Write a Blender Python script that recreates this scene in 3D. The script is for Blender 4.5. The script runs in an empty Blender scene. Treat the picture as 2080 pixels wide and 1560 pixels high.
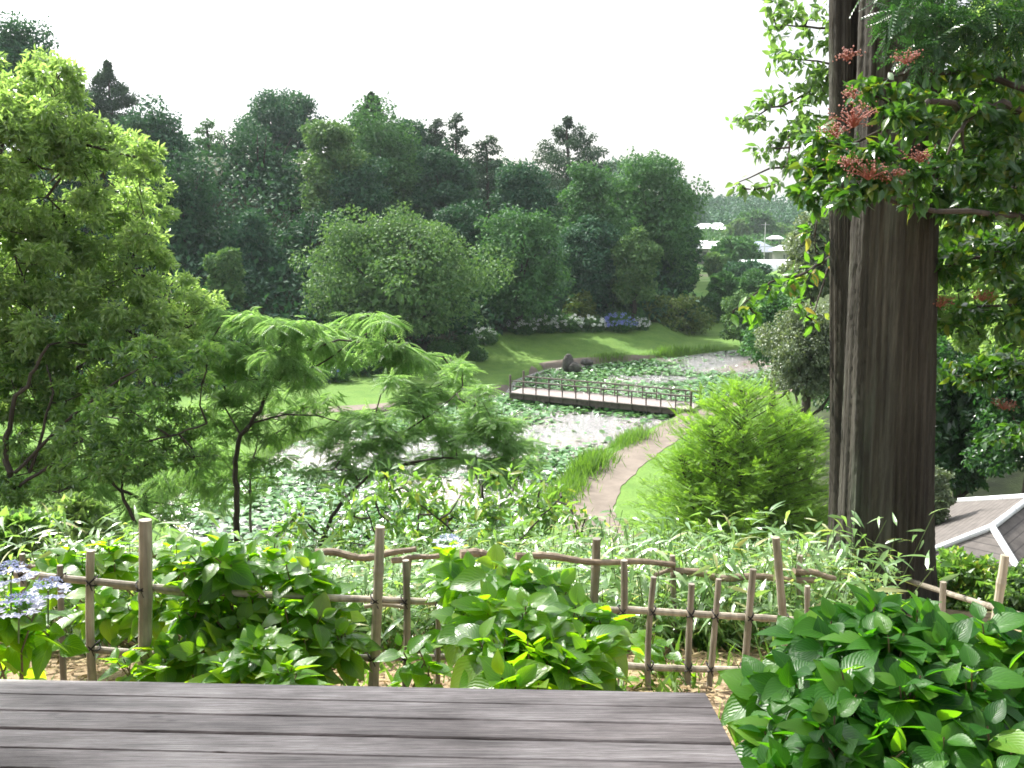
import bpy, math
import numpy as np
from mathutils import Vector
sc = bpy.context.scene
R_ = math.radians
COL = sc.collection

# ---------------------------------------------------------------- camera
F_PX, PITCH, CAMZ = 1956.0, R_(9.9), 9.0
cam_d = bpy.data.cameras.new('camera')
cam_d.sensor_width = 36.0
cam_d.lens = 36.0 * F_PX / 2080.0
cam_d.clip_start = 0.05
cam_d.clip_end = 3000.0
cam = bpy.data.objects.new('camera', cam_d)
COL.objects.link(cam)
cam.location = (0, 0, CAMZ)
cam.rotation_euler = (math.pi/2 - PITCH, 0, 0)
sc.camera = cam

# ---------------------------------------------------------------- light
SUN_EL, SUN_AZ = R_(44), R_(-46)          # azimuth from +Y towards +X
sd = Vector((math.sin(SUN_AZ)*math.cos(SUN_EL), math.cos(SUN_AZ)*math.cos(SUN_EL), math.sin(SUN_EL)))
sun_d = bpy.data.lights.new('sun', 'SUN')
sun_d.energy = 5.0
sun_d.angle = R_(0.6)
sun_d.color = (1.0, 0.96, 0.88)
sun = bpy.data.objects.new('sun', sun_d)
COL.objects.link(sun)
sun.rotation_euler = (-sd).to_track_quat('-Z', 'Y').to_euler()

world = bpy.data.worlds.new('World')
sc.world = world
world.use_nodes = True
wn, wl = world.node_tree.nodes, world.node_tree.links
wn.clear()
wout = wn.new('ShaderNodeOutputWorld')
bg = wn.new('ShaderNodeBackground')
sky = wn.new('ShaderNodeTexSky')
sky.sky_type = 'NISHITA'
sky.sun_disc = False
sky.sun_elevation = SUN_EL
sky.sun_rotation = SUN_AZ
sky.air_density = 1.2
sky.dust_density = 3.0
SKY_K = 0.10
# thin bright cloud veil mixed over the blue
tc = wn.new('ShaderNodeTexCoord')
nz = wn.new('ShaderNodeTexNoise'); nz.inputs['Scale'].default_value = 2.2; nz.inputs['Detail'].default_value = 6
mp = wn.new('ShaderNodeMapping'); mp.inputs['Scale'].default_value = (1, 1, 2.5)
rp = wn.new('ShaderNodeValToRGB')
rp.color_ramp.elements[0].position = 0.36; rp.color_ramp.elements[0].color = (.45, .45, .45, 1)
rp.color_ramp.elements[1].position = 0.55; rp.color_ramp.elements[1].color = (.95, .95, .95, 1)
mx = wn.new('ShaderNodeMixRGB')
mx.inputs[2].default_value = (10.0, 10.3, 10.6, 1)
wl.new(tc.outputs['Generated'], mp.inputs[0]); wl.new(mp.outputs[0], nz.inputs[0])
wl.new(nz.outputs[0], rp.inputs[0]); wl.new(rp.outputs[0], mx.inputs[0])
# the veil is brighter towards the sun
dt = wn.new('ShaderNodeVectorMath'); dt.operation = 'DOT_PRODUCT'; dt.inputs[1].default_value = sd[:]
nv = wn.new('ShaderNodeVectorMath'); nv.operation = 'NORMALIZE'
wl.new(tc.outputs['Generated'], nv.inputs[0]); wl.new(nv.outputs[0], dt.inputs[0])
cl_ = wn.new('ShaderNodeMath'); cl_.operation = 'MAXIMUM'; cl_.inputs[1].default_value = 0; wl.new(dt.outputs['Value'], cl_.inputs[0])
pw_ = wn.new('ShaderNodeMath'); pw_.operation = 'POWER'; pw_.inputs[1].default_value = 7; wl.new(cl_.outputs[0], pw_.inputs[0])
ma_ = wn.new('ShaderNodeMath'); ma_.operation = 'MULTIPLY_ADD'; ma_.inputs[1].default_value = 44; ma_.inputs[2].default_value = 5.6; wl.new(pw_.outputs[0], ma_.inputs[0])
vs_ = wn.new('ShaderNodeVectorMath'); vs_.operation = 'SCALE'; vs_.inputs[0].default_value = (1, 1.02, 1.05); wl.new(ma_.outputs[0], vs_.inputs['Scale'])
wl.new(vs_.outputs[0], mx.inputs[2])
wl.new(sky.outputs[0], mx.inputs[1]); wl.new(mx.outputs[0], bg.inputs[0])
bg.inputs[1].default_value = SKY_K
wl.new(bg.outputs[0], wout.inputs[0])

sc.view_settings.view_transform = 'Standard'
sc.view_settings.look = 'None'
sc.view_settings.exposure = 1.15
sc.view_settings.gamma = 1.0
sc.view_settings.use_curve_mapping = False
cy = sc.cycles
cy.max_bounces = 8; cy.diffuse_bounces = 4; cy.glossy_bounces = 2
cy.transmission_bounces = 4; cy.transparent_max_bounces = 8; cy.volume_bounces = 0
cy.use_denoising = True
cy.sample_clamp_indirect = 6.0
cy.caustics_reflective = False; cy.caustics_refractive = False
cy.filter_width = 1.7

# ---------------------------------------------------------------- geometry helpers
def ray(px, py):
    a, b = (px - 1040) / F_PX, (780 - py) / F_PX
    c, s = math.cos(PITCH), math.sin(PITCH)
    return np.array([a, c + b*s, -s + b*c])
def P(px, py, D):
    """the place seen at photo point (px, py) that lies D metres ahead"""
    r = ray(px, py)
    return np.array([0, 0, CAMZ]) + r * (D / r[1])
def G(px, py, z=0.0):
    r = ray(px, py)
    return np.array([0, 0, CAMZ]) + r * ((z - CAMZ) / r[2])
def rng_(s): return np.random.default_rng(s)
def nrm(v):
    return v / np.maximum(np.linalg.norm(v, axis=-1, keepdims=True), 1e-9)
def smooth(a, b, x):
    t = np.clip((x - a) / (b - a), 0, 1)
    return t*t*(3 - 2*t)

def frames(d, n):
    """N rotation matrices: x axis d, z axis about n"""
    x = nrm(d)
    y = nrm(np.cross(n, x))
    z = np.cross(x, y)
    return np.stack([x, y, z], axis=2)

class Geo:
    def __init__(s): s.v, s.f, s.uv, s.m, s.n = [], [], [], [], 0
    def add(s, v, f, uv=None, mi=0):
        v = np.asarray(v, float); f = np.asarray(f, int)
        s.v.append(v); s.f.append(f + s.n)
        s.uv.append(np.zeros((len(v), 2)) if uv is None else np.asarray(uv, float))
        s.m.append(np.full(len(f), mi))
        s.n += len(v)
    def scatter(s, proto, Rm, T, size, mi=0):
        pv, pf, puv = proto
        N = len(T)
        size = np.asarray(size, float)
        if size.ndim == 0: size = np.full(N, float(size))
        v = np.einsum('nij,kj->nki', Rm, pv)
        v = v * (size[:, None, None] if size.ndim == 1 else 1) + T[:, None, :]
        f = pf[None] + (np.arange(N) * len(pv))[:, None, None]
        s.add(v.reshape(-1, 3), f.reshape(-1, 3), np.tile(puv, (N, 1)), mi)
    def quadgrid(s, P2, close=False, mi=0):
        """P2: (a, b, 3) grid of points"""
        a, b = P2.shape[:2]
        i = np.arange(a*b).reshape(a, b)
        if close: i = np.concatenate([i, i[:, :1]], axis=1)
        q = np.stack([i[:-1, :-1], i[1:, :-1], i[1:, 1:], i[:-1, 1:]], -1).reshape(-1, 4)
        t = np.concatenate([q[:, [0, 1, 2]], q[:, [0, 2, 3]]])
        s.add(P2.reshape(-1, 3), t, None, mi)
    def tube(s, pts, rad, sides=8, cap=True, mi=0, rough=0.0, rg=None):
        pts = np.asarray(pts, float); n = len(pts)
        rad = np.full(n, rad, float) if np.ndim(rad) == 0 else np.asarray(rad, float)
        t = np.gradient(pts, axis=0); t = nrm(t)
        up = np.array([0.013, 0.021, 1.0]); 
        if abs(t[:, 2]).mean() > .8: up = np.array([1.0, 0.03, 0.02])
        a = nrm(np.cross(t, up)); b = np.cross(t, a)
        th = np.linspace(0, 2*np.pi, sides, endpoint=False)
        ring = a[:, None]*np.cos(th)[None, :, None] + b[:, None]*np.sin(th)[None, :, None]
        rr = rad[:, None, None] * np.ones((n, sides, 1))
        if rough: rr = rr * (1 + rough * (rg.random((n, sides, 1)) - .5))
        g = pts[:, None] + ring*rr
        s.quadgrid(g, True, mi)
        if cap:
            for k, fl in ((0, 1), (n-1, 0)):
                c = pts[k]; v = np.vstack([g[k], c])
                j = np.arange(sides); f = np.stack([j, (j+1) % sides, np.full(sides, sides)], 1)
                s.add(v, f[:, ::-1] if fl else f, None, mi)
    def box(s, c, size, ax=None, mi=0):
        """box at c with sizes; ax: 3x3 rows = axes"""
        ax = np.eye(3) if ax is None else np.asarray(ax)
        h = np.asarray(size)/2
        v = np.array([[x, y, z] for x in (-1, 1) for y in (-1, 1) for z in (-1, 1)])*h
        f = [(0,1,3),(0,3,2),(4,6,7),(4,7,5),(0,4,5),(0,5,1),(2,3,7),(2,7,6),(0,2,6),(0,6,4),(1,5,7),(1,7,3)]
        s.add(v @ ax + np.asarray(c), f, None, mi)
    def build(s, name, mats, parent=None, sm=False, loc=None):
        V = np.concatenate(s.v); Fc = np.concatenate(s.f); UV = np.concatenate(s.uv); MI = np.concatenate(s.m)
        if loc is not None: V = V - np.asarray(loc)
        me = bpy.data.meshes.new(name)
        me.vertices.add(len(V)); me.vertices.foreach_set('co', V.astype(np.float32).ravel())
        me.loops.add(len(Fc)*3); me.loops.foreach_set('vertex_index', Fc.astype(np.int32).ravel())
        me.polygons.add(len(Fc))
        me.polygons.foreach_set('loop_start', np.arange(0, len(Fc)*3, 3, dtype=np.int32))
        me.polygons.foreach_set('material_index', MI.astype(np.int32))
        me.polygons.foreach_set('use_smooth', np.full(len(Fc), sm))
        if UV.any():
            at = me.attributes.new('luv', 'FLOAT2', 'POINT')
            at.data.foreach_set('vector', UV.astype(np.float32).ravel())
        me.update(calc_edges=True)
        o = bpy.data.objects.new(name, me)
        for m in (mats if isinstance(mats, (list, tuple)) else [mats]): me.materials.append(m)
        COL.objects.link(o)
        if loc is not None: o.location = loc
        if parent is not None:
            o.parent = parent
            if loc is None: o.location = -np.array(parent.location)
            else: o.location = np.asarray(loc) - np.array(parent.location)
        return o

def tag(o, label=None, cat=None, group=None, kind=None):
    if label: o['label'] = label
    if cat: o['category'] = cat
    if group: o['group'] = group
    if kind: o['kind'] = kind
    return o
def thing(name, label, cat, loc, group=None):
    o = bpy.data.objects.new(name, None); COL.objects.link(o); o.location = loc
    o.empty_display_size = .2
    return tag(o, label, cat, group)
def dup(root, loc, rz=0, sc_=1.0, label=None):
    r = root.copy(); COL.objects.link(r); r.location = loc; r.rotation_euler = (0, 0, rz); r.scale = (sc_,)*3
    if label: r['label'] = label
    for ch in list(root.children):
        c = ch.copy(); COL.objects.link(c); c.parent = r
        for g in list(ch.children):
            d = g.copy(); COL.objects.link(d); d.parent = c
    return r

# ---------------------------------------------------------------- materials
def newmat(name):
    m = bpy.data.materials.new(name); m.use_nodes = True
    n, l = m.node_tree.nodes, m.node_tree.links
    return m, n, l, n['Principled BSDF'], n['Material Output']
def nodes_noise(n, l, scale, detail=4, coord='Object', stretch=None, rough=.55):
    t = n.new('ShaderNodeTexCoord'); x = n.new('ShaderNodeTexNoise')
    x.inputs['Scale'].default_value = scale; x.inputs['Detail'].default_value = detail; x.inputs['Roughness'].default_value = rough
    if stretch:
        mpp = n.new('ShaderNodeMapping'); mpp.inputs['Scale'].default_value = stretch
        l.new(t.outputs[coord], mpp.inputs[0]); l.new(mpp.outputs[0], x.inputs[0])
    else: l.new(t.outputs[coord], x.inputs[0])
    return x
def ramp(n, l, src, stops):
    r = n.new('ShaderNodeValToRGB'); e = r.color_ramp.elements
    while len(e) < len(stops): e.new(.5)
    for k, (p, c) in enumerate(stops):
        e[k].position = p; e[k].color = (*c, 1)
    l.new(src, r.inputs[0]); return r
def bump(n, l, src, bsdf, strength, dist):
    b = n.new('ShaderNodeBump'); b.inputs['Strength'].default_value = strength; b.inputs['Distance'].default_value = dist
    l.new(src, b.inputs['Height']); l.new(b.outputs[0], bsdf.inputs['Normal']); return b

def leafmat(name, c0, c1, trans=0.35, tcol=None, rough=.45, spec=.5, veins=False, c2=None, coat=0.0):
    """leaf tissue: colour differs from leaf to leaf, light passes through it"""
    m, n, l, b, out = newmat(name)
    geo = n.new('ShaderNodeNewGeometry')
    stops = [(0, c0), (.85, c1)] + ([(1.0, c2)] if c2 else [])
    r = ramp(n, l, geo.outputs['Random Per Island'], stops)
    col = r.outputs[0]
    if veins:
        at = n.new('ShaderNodeAttribute'); at.attribute_name = 'luv'
        sx = n.new('ShaderNodeSeparateXYZ'); l.new(at.outputs['Vector'], sx.inputs[0])
        ab = n.new('ShaderNodeMath'); ab.operation = 'ABSOLUTE'; l.new(sx.outputs[1], ab.inputs[0])
        mid = n.new('ShaderNodeMath'); mid.operation = 'LESS_THAN'; mid.inputs[1].default_value = .035; l.new(ab.outputs[0], mid.inputs[0])
        mu = n.new('ShaderNodeMath'); mu.operation = 'MULTIPLY_ADD'; mu.inputs[1].default_value = -.55
        l.new(ab.outputs[0], mu.inputs[0]); l.new(sx.outputs[0], mu.inputs[2])
        fr = n.new('ShaderNodeMath'); fr.operation = 'MULTIPLY'; fr.inputs[1].default_value = 8.0; l.new(mu.outputs[0], fr.inputs[0])
        f2 = n.new('ShaderNodeMath'); f2.operation = 'PINGPONG'; f2.inputs[1].default_value = .5; l.new(fr.outputs[0], f2.inputs[0])
        lt = n.new('ShaderNodeMath'); lt.operation = 'LESS_THAN'; lt.inputs[1].default_value = .05; l.new(f2.outputs[0], lt.inputs[0])
        mxx = n.new('ShaderNodeMath'); mxx.operation = 'MAXIMUM'; l.new(mid.outputs[0], mxx.inputs[0]); l.new(lt.outputs[0], mxx.inputs[1])
        sc1 = n.new('ShaderNodeMath'); sc1.operation = 'MULTIPLY'; sc1.inputs[1].default_value = .35; l.new(mxx.outputs[0], sc1.inputs[0])
        mm = n.new('ShaderNodeMixRGB'); mm.inputs[2].default_value = (c1[0]*1.9, c1[1]*1.7, c1[2]*1.9, 1)
        l.new(sc1.outputs[0], mm.inputs[0]); l.new(col, mm.inputs[1]); col = mm.outputs[0]
        bump(n, l, f2.outputs[0], b, .35, .004)
    l.new(col, b.inputs['Base Color'])
    b.inputs['Roughness'].default_value = rough
    b.inputs['Specular IOR Level'].default_value = spec
    tr = n.new('ShaderNodeBsdfTranslucent')
    tm = n.new('ShaderNodeMixRGB'); tm.blend_type = 'MULTIPLY'; tm.inputs[0].default_value = 1
    tm.inputs[2].default_value = (*(tcol or (2.0, 2.1, .9)), 1)
    l.new(col, tm.inputs[1]); l.new(tm.outputs[0], tr.inputs[0])
    ms = n.new('ShaderNodeMixShader'); ms.inputs[0].default_value = trans
    l.new(b.outputs[0], ms.inputs[1]); l.new(tr.outputs[0], ms.inputs[2]); l.new(ms.outputs[0], out.inputs[0])
    return m
def barkmat(name, c0, c1, scale=6, stretch=(1, 1, .15), rough=.9, bs=.6, bd=.02):
    m, n, l, b, out = newmat(name)
    x = nodes_noise(n, l, scale, 8, stretch=stretch, rough=.65)
    r = ramp(n, l, x.outputs[0], [(.3, c0), (.7, c1)])
    l.new(r.outputs[0], b.inputs['Base Color']); b.inputs['Roughness'].default_value = rough
    bump(n, l, x.outputs[0], b, bs, bd)
    return m
def plain(name, c, rough=.7, spec=.5, var=.15, scale=8):
    m, n, l, b, out = newmat(name)
    x = nodes_noise(n, l, scale, 5)
    r = ramp(n, l, x.outputs[0], [(.3, tuple(k*(1-var) for k in c)), (.7, tuple(min(1, k*(1+var)) for k in c))])
    l.new(r.outputs[0], b.inputs['Base Color']); b.inputs['Roughness'].default_value = rough
    b.inputs['Specular IOR Level'].default_value = spec
    return m

M = {}
# forest foliage
M['f_dark']  = leafmat('foliage_dark', (.016, .062, .034), (.042, .115, .050), .14, rough=.6, spec=.25)
M['f_blue']  = leafmat('foliage_bluish', (.022, .080, .048), (.055, .140, .068), .14, rough=.6, spec=.25)
M['f_mid']   = leafmat('foliage_mid', (.034, .108, .038), (.080, .185, .060), .17, rough=.6, spec=.25)
M['f_light'] = leafmat('foliage_light', (.062, .140, .050), (.130, .225, .080), .18, rough=.6, spec=.25)
M['f_grey']  = leafmat('foliage_grey',  (.070, .110, .062), (.170, .210, .125), .22)
M['f_con']   = leafmat('foliage_conifer',(.022, .058, .034), (.045, .090, .046), .12, rough=.6, spec=.25)
M['f_yell']  = leafmat('foliage_yellow',(.060, .110, .030), (.120, .165, .045), .22, rough=.6, spec=.25)
# near foliage
M['l_bright']= leafmat('leaves_bright', (.130, .215, .075), (.235, .325, .140), .54, tcol=(1.9, 2.0, 1.0), rough=.33, spec=.9)
M['l_deep']  = leafmat('leaves_deep', (.065, .145, .045), (.155, .250, .085), .50, rough=.32, spec=.9)
M['l_silk']  = leafmat('leaves_feathery', (.120, .225, .080), (.215, .335, .140), .55, tcol=(1.8, 1.9, 1.0), rough=.45)
M['l_cedar'] = leafmat('leaves_redwood', (.110, .220, .030), (.200, .325, .055), .50, rough=.5)
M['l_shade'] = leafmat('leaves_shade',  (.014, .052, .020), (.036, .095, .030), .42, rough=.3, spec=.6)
M['l_vib']   = leafmat('leaves_glossy', (.022, .072, .018), (.050, .125, .026), .42, tcol=(2.6, 2.4, .6), rough=.28, spec=.6, c2=(.13, .16, .03))
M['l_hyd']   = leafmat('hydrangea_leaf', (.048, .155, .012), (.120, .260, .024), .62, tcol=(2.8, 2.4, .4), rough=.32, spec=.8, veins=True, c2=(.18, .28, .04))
M['l_hyd_shaded']  = leafmat('hydrangea_leaf_shaded', (.014, .078, .010), (.050, .165, .018), .55, tcol=(2.7, 2.4, .4), rough=.36, spec=.35, veins=True, c2=(.12, .25, .03))  # shade on the right-hand bush is put partly into this darker leaf colour
M['l_hydf']  = leafmat('hydrangea_leaf_far',(.035, .110, .035), (.075, .170, .045), .3, rough=.4)
M['l_sasa']  = leafmat('bamboo_leaf',   (.110, .215, .075), (.210, .320, .125), .38, rough=.27, spec=1.0, c2=(.40, .36, .18))
M['l_comp']  = leafmat('compound_leaf', (.085, .185, .045), (.160, .270, .070), .42, rough=.25, spec=1.0, c2=(.32, .33, .08))
M['grass']   = leafmat('grass_blade',   (.065, .145, .024), (.120, .215, .040), .38, rough=.5)
M['pad']     = leafmat('lily_pad', (.045, .150, .035), (.115, .245, .070), .10, rough=.24, spec=.9)
M['litter']  = leafmat('dry_litter',    (.220, .150, .080), (.420, .340, .200), .20, tcol=(1.2, 1.1, .8), rough=.8, spec=.2)
M['petalw']  = leafmat('petal_white',   (.70, .74, .72), (.85, .86, .84), .25, tcol=(1, 1, 1), rough=.6)
M['petalb']  = leafmat('petal_blue',    (.19, .25, .62), (.36, .42, .78), .3, tcol=(1, 1, 1.1), rough=.6)
M['petall']  = leafmat('petal_pale_blue',(.52, .55, .72), (.68, .70, .82), .3, tcol=(1, 1, 1.1), rough=.55)
M['petalc']  = leafmat('floret_blue_grey', (.24, .28, .48), (.40, .45, .62), .3, tcol=(1, 1, 1.1), rough=.55)
M['berry']   = leafmat('berry_red', (.24, .070, .055), (.42, .17, .11), .2, tcol=(1.3, 1.1, 1), rough=.5)
M['twig_red']= plain('twig_red', (.30, .09, .06), .6)
M['bark']    = barkmat('bark_dark', (.018, .014, .011), (.075, .058, .045), 9)
M['bark_p']  = barkmat('bark_pale', (.10, .085, .070), (.30, .26, .22), 12)
M['stem']    = plain('green_stem', (.10, .16, .04), .6)
M['stem_b']  = plain('brown_stem', (.16, .11, .06), .7)
M['rock']    = barkmat('rock_dark', (.035, .032, .030), (.13, .12, .11), 3, (1, 1, 1), bs=.8, bd=.1)

def bamboo_mat(name, c0, c1):
    m, n, l, b, out = newmat(name)
    x = nodes_noise(n, l, 40, 5, stretch=(1, 1, .08))
    y = nodes_noise(n, l, 5, 3)
    r = ramp(n, l, x.outputs[0], [(.3, c0), (.7, c1)])
    r2 = ramp(n, l, y.outputs[0], [(.35, (.45, .47, .42)), (.6, (1, 1, 1))])
    mm = n.new('ShaderNodeMixRGB'); mm.blend_type = 'MULTIPLY'; mm.inputs[0].default_value = .8
    l.new(r.outputs[0], mm.inputs[1]); l.new(r2.outputs[0], mm.inputs[2])
    l.new(mm.outputs[0], b.inputs['Base Color']); b.inputs['Roughness'].default_value = .45
    bump(n, l, x.outputs[0], b, .2, .003)
    return m
M['bamboo']  = bamboo_mat('bamboo_weathered', (.26, .22, .17), (.52, .45, .35))
M['bamboo_d']= bamboo_mat('bamboo_grey', (.17, .145, .12), (.36, .31, .25))
M['branch']  = barkmat('branch_rail', (.10, .070, .045), (.33, .26, .18), 14, (1, 1, 1), rough=.7, bs=.4, bd=.006)
M['tie']     = plain('cord_black', (.015, .013, .012), .9)

# weathered bench planks
def plankmat():
    m, n, l, b, out = newmat('weathered_planks')
    t = n.new('ShaderNodeTexCoord')
    def nn(scale, st, det=6, rg=.6):
        a = n.new('ShaderNodeMapping'); a.inputs['Scale'].default_value = st
        x = n.new('ShaderNodeTexNoise'); x.inputs['Scale'].default_value = scale; x.inputs['Detail'].default_value = det; x.inputs['Roughness'].default_value = rg
        l.new(t.outputs['Object'], a.inputs[0]); l.new(a.outputs[0], x.inputs[0]); return x
    g = nn(1, (7, 170, 20), 8, .7)            # grain along the plank
    g2 = nn(1, (2.2, 34, 8), 6)
    blot = nn(2.2, (1, 2.0, 1), 5)        # damp patches and painted pale sheen
    r = ramp(n, l, g.outputs[0], [(.30, (.075, .064, .056)), (.47, (.265, .240, .222)), (.70, (.500, .470, .445))])
    r2 = ramp(n, l, g2.outputs[0], [(.30, (.50, .47, .46)), (.62, (1.05, 1.02, 1.02))])
    r3 = ramp(n, l, blot.outputs[0], [(.33, (.52, .49, .48)), (.50, (.95, .93, .93)), (.66, (1.30, 1.30, 1.30))])
    geo = n.new('ShaderNodeNewGeometry')
    r4 = ramp(n, l, geo.outputs['Random Per Island'], [(0, (.70, .66, .66)), (1, (1.10, 1.10, 1.12))])
    vo = n.new('ShaderNodeTexVoronoi'); vo.inputs['Scale'].default_value = 1.0
    am = n.new('ShaderNodeMapping'); am.inputs['Scale'].default_value = (4.2, 15, 5); l.new(t.outputs['Object'], am.inputs[0]); l.new(am.outputs[0], vo.inputs[0])
    kn = ramp(n, l, vo.outputs['Distance'], [(.03, (.30, .25, .22)), (.10, (1, 1, 1))])
    col = r.outputs[0]
    for q in (r2, r3, r4, kn):
        mm = n.new('ShaderNodeMixRGB'); mm.blend_type = 'MULTIPLY'; mm.inputs[0].default_value = 1
        l.new(col, mm.inputs[1]); l.new(q.outputs[0], mm.inputs[2]); col = mm.outputs[0]
    l.new(col, b.inputs['Base Color'])
    rr = ramp(n, l, blot.outputs[0], [(.3, (.62,)*3), (.7, (.36,)*3)]); l.new(rr.outputs[0], b.inputs['Roughness'])
    b.inputs['Specular IOR Level'].default_value = .5
    bump(n, l, g.outputs[0], b, .5, .004)
    return m
M['plank'] = plankmat()
M['wood_dark'] = barkmat('wood_frame', (.035, .022, .018), (.12, .085, .07), 10, (.2, 1, 1))
M['concrete'] = barkmat('path_concrete', (.110, .088, .068), (.190, .155, .125), 1.6, (1, 1, 1), rough=.9, bs=.25, bd=.02)
M['dirt'] = barkmat('path_dirt', (.26, .19, .12), (.44, .34, .22), 2.0, (1, 1, 1), rough=.95, bs=.4, bd=.03)
M['deckboards'] = barkmat('bridge_deck', (.19, .16, .15), (.32, .27, .255), 4, (1, 1, 1), rough=.8)
M['bridgewood'] = barkmat('bridge_timber', (.06, .048, .042), (.16, .13, .11), 6, (1, 1, 1), rough=.8)

# ---------------------------------------------------------------- leaf prototypes
def proto_diamond(w=.5, fold=.12, droop=.1):
    v = np.array([[0, 0, 0], [.45, w/2, fold], [1, 0, -droop], [.45, -w/2, fold]])
    f = np.array([[0, 2, 1], [0, 3, 2]])
    return v, f, np.array([[0, 0], [.45, 1], [1, 0], [.45, -1]], float)
def proto_leaf(rows=7, w=.55, fold=.12, curl=.18, peak=.42, wav=0.0):
    v, uv, f = [], [], []
    for i in range(rows):
        t = i/(rows-1)
        if t < peak: ww = math.sin(t/peak*math.pi/2)**.75
        else: ww = math.cos((t-peak)/(1-peak)*math.pi/2)**.95 * (1 - .25*((t-peak)/(1-peak)))
        ww *= w/2
        z = -curl*t*t + .03*t
        for s in (-1, 0, 1):
            v.append([t, s*ww, z + (abs(s)*fold*ww*2) + (wav*math.sin(t*9+s) if s else 0)]); uv.append([t, s])
    for i in range(rows-1):
        a = i*3
        for k in (0, 1):
            f += [[a+k, a+k+4, a+k+1], [a+k, a+k+3, a+k+4]]
    return np.array(v), np.array(f), np.array(uv, float)
def proto_frond(pairs=9, plen=.34, pw=.075, ang=60, droop=.25, peak=.5):
    g = []
    for i in range(pairs):
        t = .08 + .9*i/(pairs-1)
        L = plen*(1 - abs(t-peak)*.9)
        z = -droop*t*t
        for s in (-1, 1):
            a = R_(ang)*(1-.35*t)
            dx, dy = math.cos(a), s*math.sin(a)
            ex, ey, ez = t+dx*L, dy*L, z - .25*L
            nx, ny = -dy*pw/2, dx*pw/2
            mxp, myp, mz = t+dx*L*.5, dy*L*.5, z-.04*L
            g.append(([[t, 0, z], [mxp+nx, myp+ny, mz], [ex, ey, ez], [mxp-nx, myp-ny, mz]]))
    g.append([[0, 0, 0], [.5, .008, -droop*.25], [1, 0, -droop], [.5, -.008, -droop*.25]])
    v = np.array(g, float).reshape(-1, 3)
    f = np.concatenate([[[4*i, 4*i+2, 4*i+1], [4*i, 4*i+3, 4*i+2]] for i in range(len(g))])
    return v, f, np.zeros((len(v), 2))
def proto_blade(w=.12, bend=.35):
    v = [[0, -w/2, 0], [0, w/2, 0], [.5, w/2*.9, -.06*bend], [.5, -w/2*.9, -.06*bend], [1, 0, -bend]]
    f = [[0, 2, 1], [0, 3, 2], [3, 4, 2]]
    return np.array(v, float), np.array(f), np.zeros((5, 2))
DIA = proto_diamond(.62, .10, .08)
DIAS = proto_diamond(.40, .08, .14)
LEAF6 = proto_leaf(5, .46, .10, .22)
HYD = proto_leaf(9, .66, .13, .22, .40, .006)
SASA = proto_leaf(5, .17, .05, .35, .3)
LANCE = proto_leaf(4, .30, .10, .2, .4)
FROND = proto_frond(10, .30, .055, 66, .35)
REDW = proto_frond(9, .26, .06, 55, .12, .35)
BLADE = proto_blade()

def rand_unit(rg, n):
    return nrm(rg.normal(size=(n, 3)))
def leafball(g, rg, c, rad, n, size, proto, flat=1.0, up=.5, shell=.35, mi=0, droop=.3, outw=.7, jit=.6, zs=1.0):
    """n leaves about centre c within radius rad (scalar or 3)"""
    rad = np.ones(3)*np.asarray(rad, float)*np.array([1, 1, flat])
    d = rand_unit(rg, n)
    rr = (rg.random(n)**shell)[:, None]
    T = c + d*rad*rr
    nor = nrm(d*outw + np.array([0, 0, up]) + rg.normal(size=(n, 3))*jit)
    ax = nrm((d*.8 + rg.normal(size=(n, 3))*.7)*[1, 1, zs] + np.array([0, 0, -droop]))
    g.scatter(proto, frames(ax, nor), T, size*(.65 + .7*rg.random(n)))

# ---------------------------------------------------------------- terrain
POND = [(1048,772),(1110,750),(1160,745),(1290,733),(1400,722),(1470,713),(1600,708),(1660,722),(1650,760),(1560,792),(1470,812),(1418,822),
        (1385,842),(1290,888),(1215,925),(1160,965),(1110,1010),(1060,1060),(960,1110),(700,1130),(420,1110),(300,1040),(400,990),(520,955),(590,905),(690,868),(830,832),(940,815),(1030,798)]
POND = np.array([G(x, y)[:2] for x, y in POND])
def pdist(x, y, poly):
    """signed distance to polygon (negative inside)"""
    x = np.asarray(x, float); y = np.asarray(y, float)
    dmin = np.full(x.shape, 1e9); inside = np.zeros(x.shape, bool)
    n = len(poly)
    for i in range(n):
        ax, ay = poly[i]; bx, by = poly[(i+1) % n]
        vx, vy = bx-ax, by-ay
        t = np.clip(((x-ax)*vx + (y-ay)*vy)/(vx*vx+vy*vy), 0, 1)
        d = np.hypot(x-ax-t*vx, y-ay-t*vy); dmin = np.minimum(dmin, d)
        c = ((ay > y) != (by > y)) & (x < (bx-ax)*(y-ay)/((by-ay) if by != ay else 1e-9) + ax)
        inside ^= c
    return np.where(inside, -dmin, dmin)
def wob(x, y, s=1.0):
    return (np.sin(x*.7*s+1.3)*np.cos(y*.9*s-.4) + .5*np.sin(x*1.7*s+y*1.1*s))*.5
EDGE_X = np.array([-60, -40, -25, -14, -9.4, -4, 0, 6, 12, 16, 22])
EDGE_Y = np.array([30, 36, 44, 50, 53, 58, 65, 68, 71, 72, 95])
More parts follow.
